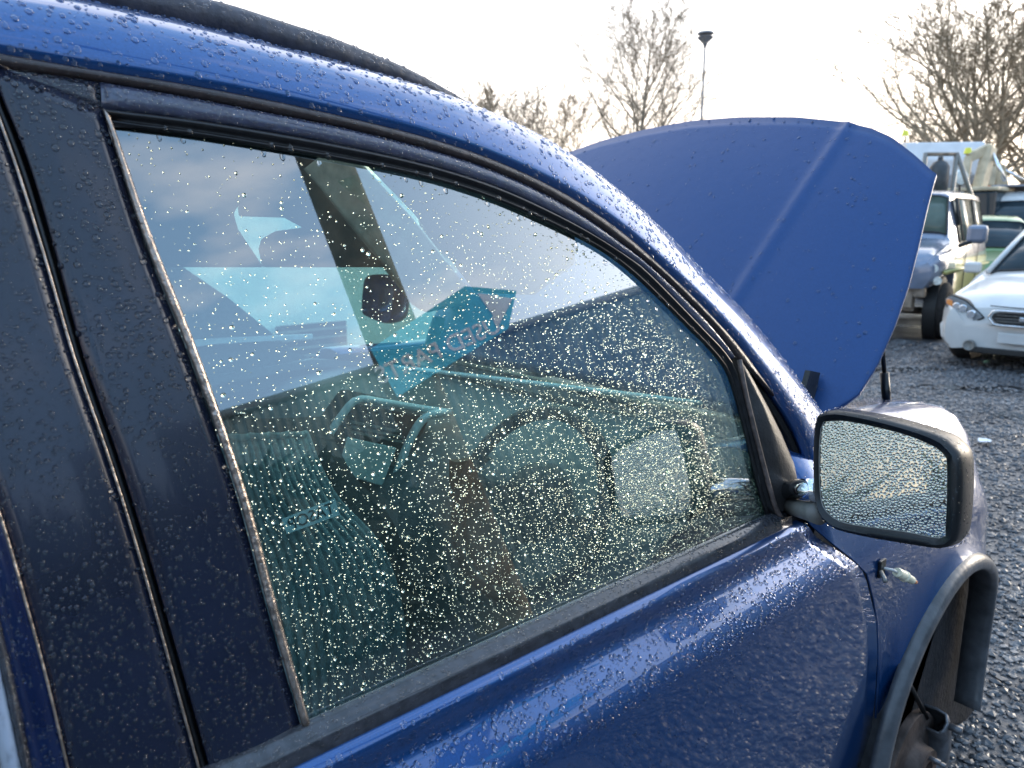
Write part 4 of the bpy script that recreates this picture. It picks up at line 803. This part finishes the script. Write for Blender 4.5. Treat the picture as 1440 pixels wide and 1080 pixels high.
# amber beacons ------------------------------------------------------------------------
YEL = mat('yellow_beacon', (.85, .80, .05), .3, coat=.5)
for px_, py_, d_, nm in ((1273, 189, 22, 'yellow beacon on top of the white box truck'), (1361, 214, 19, 'yellow beacon beside the bent beige excavator arm')):
    p = DP(px_, py_, d_); q = lathe('beacon', [(0, .12), (.07, .10), (.09, .02), (.10, -.04), (0, -.05)], p, (0, 0, 1), YEL, None, seg=14); tag(q, nm, 'beacon')
# excavators ----------------------------------------------------------------------------
BEI = mat('faded_beige_paint', (.55, .45, .30), .5, noise=.2, nscale=4)
def arm(pts, w_, m_, nm, par): 
    for a, c in zip(pts[:-1], pts[1:]):
        a, c = Vector(a), Vector(c); L = (c-a).length; q = (c-a).to_track_quat('Z', 'Y').to_matrix(); o = box(nm, (0, 0, 0), (w_*.7, w_, L*1.04), m_, par, bevel=.03)
        for v in o.data.vertices: v.co = q @ v.co+(a+c)/2
for (pts, lab, d_) in (([(1356, 258), (1362, 222), (1392, 208), (1372, 275)], 'tall beige excavator with folded arm in front of the bare tree', 19), ([(1394, 262), (1397, 236), (1404, 234), (1414, 262)], 'smaller beige excavator arm folded behind the white van', 24)):
    base = GP(pts[-1][0], d_); t = thing('excavator', lab, 'excavator', (base[0], base[1], 0)); off = np.array([base[0], base[1], 0]); P = [DP(x, y, d_)-off for x, y in pts]
    arm(P[:3], .24, BEI, 'boom', t); arm([P[2], P[2]*.35+P[3]*.65-np.array([0, 0, .2]), P[3]*1-np.array([0, 0, .5])], .34, BEI, 'stick', t)
    box('cab', (-.2, .1, 1.75), (1.1, 1.2, 1.3), WIN, t, bevel=.06); box('engine_cover', (.5, .8, 1.5), (1.5, 1.3, .8), BEI, t, bevel=.08); box('cab_frame', (-.2, .1, 2.45), (1.2, 1.3, .10), BEI, t, bevel=.03)
    for s in (1, -1): box('track', (s*.9, .3, .4), (.45, 2.8, .75), BLACKP, t, bevel=.25)
    tube('hydraulic_ram', [P[2], P[2]*.3+P[3]*.7+np.array([.5, .2, 0])], .05, CHROME, t, seg=8)
# orange and white drums / cans between them, red post, dark skip
p = GP(1384, 20); q = lathe('drum', [(0, 2.6), (.30, 2.6), (.30, 2.1), (.28, 2.1), (.30, 1.9), (0, 1.9)], (p[0], p[1], 0), (0, 0, 1), mat('orange_drum', (.7, .20, .08), .5), None, seg=16); tag(q, 'orange drum on the load beside the excavator', 'drum')
p = GP(1372, 21); box('load_deck', (p[0], p[1], .95), (3.0, 2.2, 1.85), mat('grey_load', (.22, .21, .20), .7, noise=.4, nscale=3, bump=.4), None, rz=.5, bevel=.05); tag(bpy.data.objects['load_deck'], 'grey scrap container carrying the orange drum', 'container')
p = DP(1350, 250, 18); q = lathe('floodlight', [(0, .1), (.16, .08), (.2, 0), (.1, -.1), (0, -.1)], p, (-FW[0], -FW[1], 0), LAMP, None, seg=16); tag(q, 'round white floodlight above the people carrier roof', 'lamp'); tube('lamp_bracket', [p+np.array([0, 0, -.1]), GP(1352, 18)], .03, BLACKP, q, seg=6)
p = GP(1437, 26); q = tube('red_post', [p, np.array([p[0], p[1], 4.3])], .14, mat('red_post_paint', (.40, .06, .05), .5, noise=.1, nscale=6), None, seg=10); tag(q, 'red post at the right edge of the yard', 'post')
# black gas-bottle-like tank seen beyond the people carrier roof
p = DP(1320, 248, 16.5); q = lathe('gas_bottle', [(0, .42), (.05, .42), (.06, .34), (.14, .30), (.20, .20), (.20, -.30), (.16, -.36), (0, -.36)], p, (0, 0, 1), mat('dark_grey_tank', (.05, .055, .06), .4, noise=.2, nscale=10), None, seg=20); tag(q, 'dark grey tank standing in a frame behind the people carrier', 'tank')
for dx in (-.34, .34): tube('frame_post', [p+RT*dx+np.array([0, 0, .5]), p+RT*dx+np.array([0, 0, -2.6])], .05, GREYPL, q, seg=6)
tube('frame_rail', [p-RT*.34+np.array([0, 0, .47]), p+RT*.34+np.array([0, 0, .47])], .045, IRON, q, seg=6); tube('frame_brace', [p+RT*.34+np.array([0, 0, .5]), p+RT*1.0+np.array([0, 0, -.9])], .05, GREYPL, q, seg=6); tube('frame_foot', [p+RT*.0+np.array([0, 0, -.36]), p+RT*.0+np.array([0, 0, -2.6])], .1, GREYPL, q, seg=6)
# ------------------------------------------------------------------ beyond the far door: white van side with a louvre, seen through the car
t = thing('parked_van', 'pale green-white van with a dark louvre seen through the car windows', 'van', (-5.2, 3.1, 0), 0)
PALE = mat('pale_van_paint', (.80, .86, .76), .35, noise=.08, nscale=3)
prism('van_side', [(0, y, z) for y, z in roundpoly([(-2.2, .35), (-2.2, 1.72), (-1.9, 1.86), (.75, 1.86), (.95, 1.05), (2.3, .95), (2.35, .35)], .06)], (-1.7, 0, 0), PALE, t, bevel=.04)
lv = onX(440, 480, -5.17)-np.array([-5.2, 3.1, 0])
fr_ = box('louvre', tuple(lv), (.03, .62, .30), BLACKP, t)
for k in range(4): box('louvre_blade', (lv[0]+.025, lv[1], lv[2]-.11+k*.07), (.03, .60, .018), GREYPL, fr_)
for y in (-1.4, 1.5): lathe('wheel', [(.2, .08), (.3, .1), (.32, .05), (.32, -.08), (.2, -.08)], (-.06, y, .32), (1, 0, 0), TYRE, t, seg=22)
# ================================================================== BEHIND THE CAMERA (met only as reflections)
def corr_shed():
    t = thing('corrugated_shed', 'long grey-green corrugated shed behind the camera, reflected in the window', 'shed', (0, 0, 0)); m_ = mat('corrugated_steel', (.22, .28, .27), .5, .3, noise=.2, nscale=2)
    a, b = np.array([12.6, 3.2, 0]), np.array([5.4, 13.6, 0]); u = (b-a)/np.linalg.norm(b-a); n_ = np.array([-u[1], u[0], 0]); L = np.linalg.norm(b-a)
    k = 160; top, bot = [], []
    for i in range(k+1):
        p = a+u*L*i/k+n_*(.03 if i % 2 else -.03); top.append(p+np.array([0, 0, 4.25])); bot.append(p)
    V, Fc = grid([top, bot]); raw('wall_sheet', V, Fc, m_, t, False)
    prism('roof_edge', [a+np.array([0, 0, 4.25]), b+np.array([0, 0, 4.25]), b+np.array([3, 3, 4.9]), a+np.array([3, 3, 4.9])], (0, 0, .1), m_, t); tube('gutter', [a+np.array([0, 0, 4.25]), b+np.array([0, 0, 4.25])], .08, GREYPL, t, seg=8)
corr_shed()
n0 = NW
for k, (x, y, h_, lab) in enumerate(((9.5, 1.2, 2.5, 'added dark hedge behind the camera beside the shed, darkening the reflections'), (8.5, -5.5, 1.5, 'added dark hedge behind the camera at the rear of the car, darkening the reflections'), (2.0, -16, 1.6, 'added dark hedge across the yard behind the car, darkening the reflections'))):  # out-of-view hedges added to darken the bright horizon in the reflections
    Pm, fcs = [], []; d_ = np.array([y, -x, 0])/math.hypot(x, y)
    for i in range(2600):
        q = np.array([x, y, 0])+d_*random.uniform(-4.5, 4.5)+np.array([random.gauss(0, .4), random.gauss(0, .4), h_*random.random()**.7]); v = [q+np.array([random.gauss(0, .28) for _ in range(3)]) for _ in range(3)]; Pm += v; fcs.append((3*i, 3*i+1, 3*i+2))
    o = raw('hedge', Pm, fcs, mat('added_dark_hedge', (.035, .045, .035), .9, noise=.4, nscale=2), None, False, kind='stuff'); tag(o, lab, 'hedge')
def refl(px, py, d):
    p = T(px, py); r = ray(px, py); r = r/np.linalg.norm(r); o = r-2*(r @ n0)*n0; return p+o*d/math.hypot(o[0], o[1])
POLEM = mat('weathered_timber', (.16, .12, .08), .85, noise=.5, nscale=6, bump=.6, bscale=20)
pb, pt = refl(712, 880, 3.1), refl(452, 212, 3.1); dirp = (pt-pb)/np.linalg.norm(pt-pb); foot = pb-dirp*(pb[2]/dirp[2])
pole = tube('timber_pole', [foot, pb, pt, pt+dirp*4], [.16, .155, .145, .12], POLEM, None, seg=18); tag(pole, 'brown timber pole carrying the blue arrow sign, reflected in the window', 'pole')
SB = mat('sign_blue', (.09, .70, .90), .5, noise=.06, nscale=4); SW = mat('sign_white', (.93, .93, .92), .55)
sc_ = [refl(x, y, 2.88) for x, y in ((655, 402), (728, 408), (716, 462), (560, 558), (522, 490))]
c0 = sum(sc_)/5; ex = (sc_[0]+sc_[1]-sc_[3]-sc_[4]); ex = Vector(ex).normalized(); nz_ = Vector(np.array([-1, -.72, -.1])).normalized(); nz_ = (nz_-ex*nz_.dot(ex)).normalized()
ey = nz_.cross(ex); 
def onpl(p): v = Vector(p)-Vector(c0); v = v-nz_*v.dot(nz_); return np.array(Vector(c0)+v)
sgn = prism('arrow_sign', [onpl(p) for p in sc_], tuple(-nz_*.02), SB, None); tag(sgn, 'blue arrow sign reading USED PARTS on the timber pole, reflected in the window', 'sign')
tri_ = [onpl(refl(x, y, 2.88))+np.array(nz_)*.004 for x, y in ((672, 412), (722, 420), (703, 457))]; prism('arrow_mark', tri_, tuple(nz_*.003), SW, sgn)
tA, tB = onpl(refl(690, 462, 2.88)), onpl(refl(545, 525, 2.88)); tx = Vector(tB-tA).normalized(); ty = nz_.cross(tx)
L = (Vector(tB)-Vector(tA)).length
lo = text_obj('sign_lettering', 'USED PARTS', L*.215, SW, sgn, frame_m((tA+tB)/2+np.array(nz_)*.004, tx, ty), .001, .002)
# ================================================================== TREES AND LAMP POST
BARK = mat('bare_bark', (.34, .26, .17), .9, noise=.35, nscale=4); BARK2 = mat('bare_bark_grey', (.34, .275, .20), .9, noise=.3, nscale=4)
def tree(label, base, H, Rw, seed, m_=BARK, limbs=16, r0=.22, tw=.010, forks=1, crown0=.22, rise=.55, group='bare trees beyond the yard'):
    rnd = random.Random(seed); t = thing('bare_tree', label, 'tree', tuple(base), 0, group); Vt, Ft, Vc, Fc_ = [], [], [], []
    def limb(p, d, L, r, lv):
        n = (7, 5, 4, 2, 2)[lv]; pts = [p]; rad = [r]
        for i in range(n):
            d = (d+Vector((rnd.gauss(0, .12), rnd.gauss(0, .12), rnd.gauss(0, .09)+(.10 if lv == 0 else .05)))).normalized(); p = p+d*(L/n); pts.append(p); rad.append(max(tw, r*(1-.80*(i+1)/n)))
        tube_vf([tuple(q) for q in pts], rad, (6, 4, 3, 3, 3)[lv], Vc, Fc_, cap=False)
        if lv >= 3: return
        kids = (11, 6, 4)[lv]
        for j in range(kids):
            f = .15+.85*(j+rnd.random()*.8)/kids; x = f*n; i = min(n-1, int(x)); q = pts[i].lerp(pts[i+1], x-i); dd = (pts[i+1]-pts[i]).normalized()
            a = rnd.uniform(0, 2*PI); sd_ = Vector((math.cos(a), math.sin(a), rnd.uniform(-.3, .7))); sd_ = (sd_-dd*sd_.dot(dd)); sd_.normalize(); sp = rnd.uniform(.45, .95)
            limb(q, (dd*math.cos(sp)+sd_*math.sin(sp)).normalized(), L*rnd.uniform(.26, .46)*(1.15-.5*f), max(tw, rad[i]*.55), lv+1)
    for k in range(forks):
        a0 = rnd.uniform(0, 6.28); lean = 0 if forks == 1 else .16; p = Vector((0, 0, 0)); d = Vector((lean*math.cos(a0+k*2*PI/forks), lean*math.sin(a0+k*2*PI/forks), 1)).normalized(); pts = [p]; rad = [r0*1.25]; NS = 12; HH = H*(1 if forks == 1 else .86)
        for i in range(NS):
            d = (d+Vector((rnd.gauss(0, .035), rnd.gauss(0, .035), .05))).normalized(); p = p+d*(HH*.93/NS); pts.append(p); rad.append(max(tw*1.5, r0*(1-.93*((i+1)/NS)**.8)))
        tube_vf([tuple(q) for q in pts], rad, 9, Vt, Ft, cap=False)
        for j in range(limbs):
            f = crown0+(.97-crown0)*((j+rnd.random())/limbs); x = f*NS; i = min(NS-1, int(x)); q = pts[i].lerp(pts[i+1], x-i); g = (f-crown0)/(1-crown0)
            Lr = Rw*(.35+1.0*math.sin(PI*min(1, .18+.82*g)**.85))*rnd.uniform(.85, 1.15); a = j*2.4+rnd.uniform(-.4, .4); up_ = rise*(.6+1.2*g)
            limb(q, Vector((math.cos(a), math.sin(a), up_)).normalized(), Lr*1.05, max(tw*2, rad[i]*.50), 0)
    raw('trunk', Vt, Ft, m_, t); raw('crown', Vc, Fc_, m_, t); return t
def TB(px, d): p = GP(px, d); return np.array([p[0], p[1], 0])
tree('large bare tree with wide dense crown at the right edge', TB(1384, 26), 9.0, 4.2, 11, BARK, 14, r0=.26, tw=.0085, forks=3, crown0=.24, rise=.7)
tree('bare tree at the far right edge beside the large bare tree', TB(1462, 29), 11.0, 3.0, 5, BARK, 18, r0=.24, tw=.0085, forks=2, crown0=.25, rise=.9)
tree('tall bare tree with upright crown behind the top of the bonnet', TB(884, 36), 11.0, 3.9, 23, BARK2, 28, r0=.24, tw=.0085, crown0=.30, rise=.80)
for k, (px_, d_, h_, rw, lab) in enumerate(((645, 33, 8.0, 2.2, 'leftmost low bare tree just above the roof edge'), (692, 36, 9.2, 2.5, 'bare bushy tree second from the left above the roof edge'), (742, 33, 8.0, 2.3, 'low bare tree between the roof edge and bonnet'), (800, 38, 8.8, 2.6, 'bare bushy tree left of the tall tree'), (952, 38, 6.4, 2.0, 'low bare tree right of the tall tree'), (1262, 36, 6.4, 2.0, 'low bare tree behind the white box truck'), (1310, 40, 7.6, 2.4, 'low bare tree left behind the large bare tree'))):
    tree(lab, TB(px_, d_), h_, rw, 40+k, BARK if k % 2 else BARK2, 9, r0=.11, tw=.008, forks=2, crown0=.20, rise=1.1)
lp = TB(977, 40); t = thing('lamp_post', 'slim grey lamp post with two-sided head standing against the sky', 'lamp post', tuple(lp)); hh = float(DP(977, 62, 40)[2])
LPM = mat('lamp_grey', (.22, .23, .25), .5); tube('post', [(0, 0, 0), (0, 0, hh-.5)], [.09, .055], LPM, t, seg=10)
hd = lathe('lamp_head', [(0, -.55), (.07, -.5), (.12, -.3), (.38, -.06), (.42, 0), (.36, .03), (0, .05)], (0, 0, hh), (0, 0, 1), LPM, t, seg=16); lathe('lamp_cap', [(0, .28), (.38, .24), (.44, .16), (0, .14)], (0, 0, hh), (0, 0, 1), LPM, t, seg=16)
# distant hedge line behind the trees
for k, (x0, x1, d_, h_) in enumerate(((560, 1000, 46, 2.6), (1180, 1500, 44, 3.2))):
    a, b = GP(x0, d_), GP(x1, d_); n = 2600; Pm = []; fcs = []
    for i in range(n):
        q = a+(b-a)*random.random()+np.array([random.gauss(0, .5), random.gauss(0, .5), 0]); z = h_*random.random()**.8*(.8+.3*math.sin(q[0]*1.3)); c = np.array([q[0], q[1], z]); s = .25
        v = [c+np.array([random.gauss(0, s), random.gauss(0, s), random.gauss(0, s)]) for _ in range(3)]; Pm += v; fcs.append((3*i, 3*i+1, 3*i+2))
    o = raw('hedge', Pm, fcs, mat('hedge_leaf', (.05, .055, .03), .9, noise=.4, nscale=2), None, False, kind='stuff'); tag(o, ['dark hedge line under the trees left of the bonnet', 'dark hedge line behind the parked vehicles'][k], 'hedge')
# shallow puddles between the stones
PUD = mat('puddle_water', (.03, .032, .035), .06, noise=.3, nscale=3, spec=.6, bump=.05, bscale=8)
for k, (x, y, a_, b_) in enumerate(((1405, 548, .34, .16), (1330, 545, .30, .12), (1438, 585, .26, .12), (1270, 520, .45, .16), (1400, 512, .6, .2))):
    p = onZ(x, y, .0); rr_ = random.Random(90+k); Q = [p+RT*a_*math.cos(q)*(.7+.5*rr_.random())+np.array([-RT[1], RT[0], 0])*b_*math.sin(q)*(.7+.5*rr_.random())+np.array([0, 0, .007]) for q in np.linspace(0, 2*PI, 19)[:-1]]
    c = sum(Q)/len(Q); raw('puddle', Q+[c], orient(Q+[c], [(i, (i+1) % 18, 18) for i in range(18)], (0, 0, 1)), PUD, None, False, kind='structure')
# bits of litter on the wet stones
for (x, y, s, lab) in ((1385, 621, .05, 'small white scrap of litter on the gravel right of the mirror'), (1262, 572, .06, 'yellowish scrap on the gravel beside the bonnet prop')):
    p = onZ(x, y, .03); a = [p+np.array([s*math.cos(k)*(.7+.5*random.random()), s*math.sin(k)*(.7+.5*random.random()), .01*random.random()]) for k in np.linspace(0, 5.4, 7)]
    q = prism('litter', a, (0, 0, .006), mat('litter_'+('white' if x > 1300 else 'buff'), (.7, .72, .75) if x > 1300 else (.6, .45, .2), .6), None); tag(q, lab, 'litter')
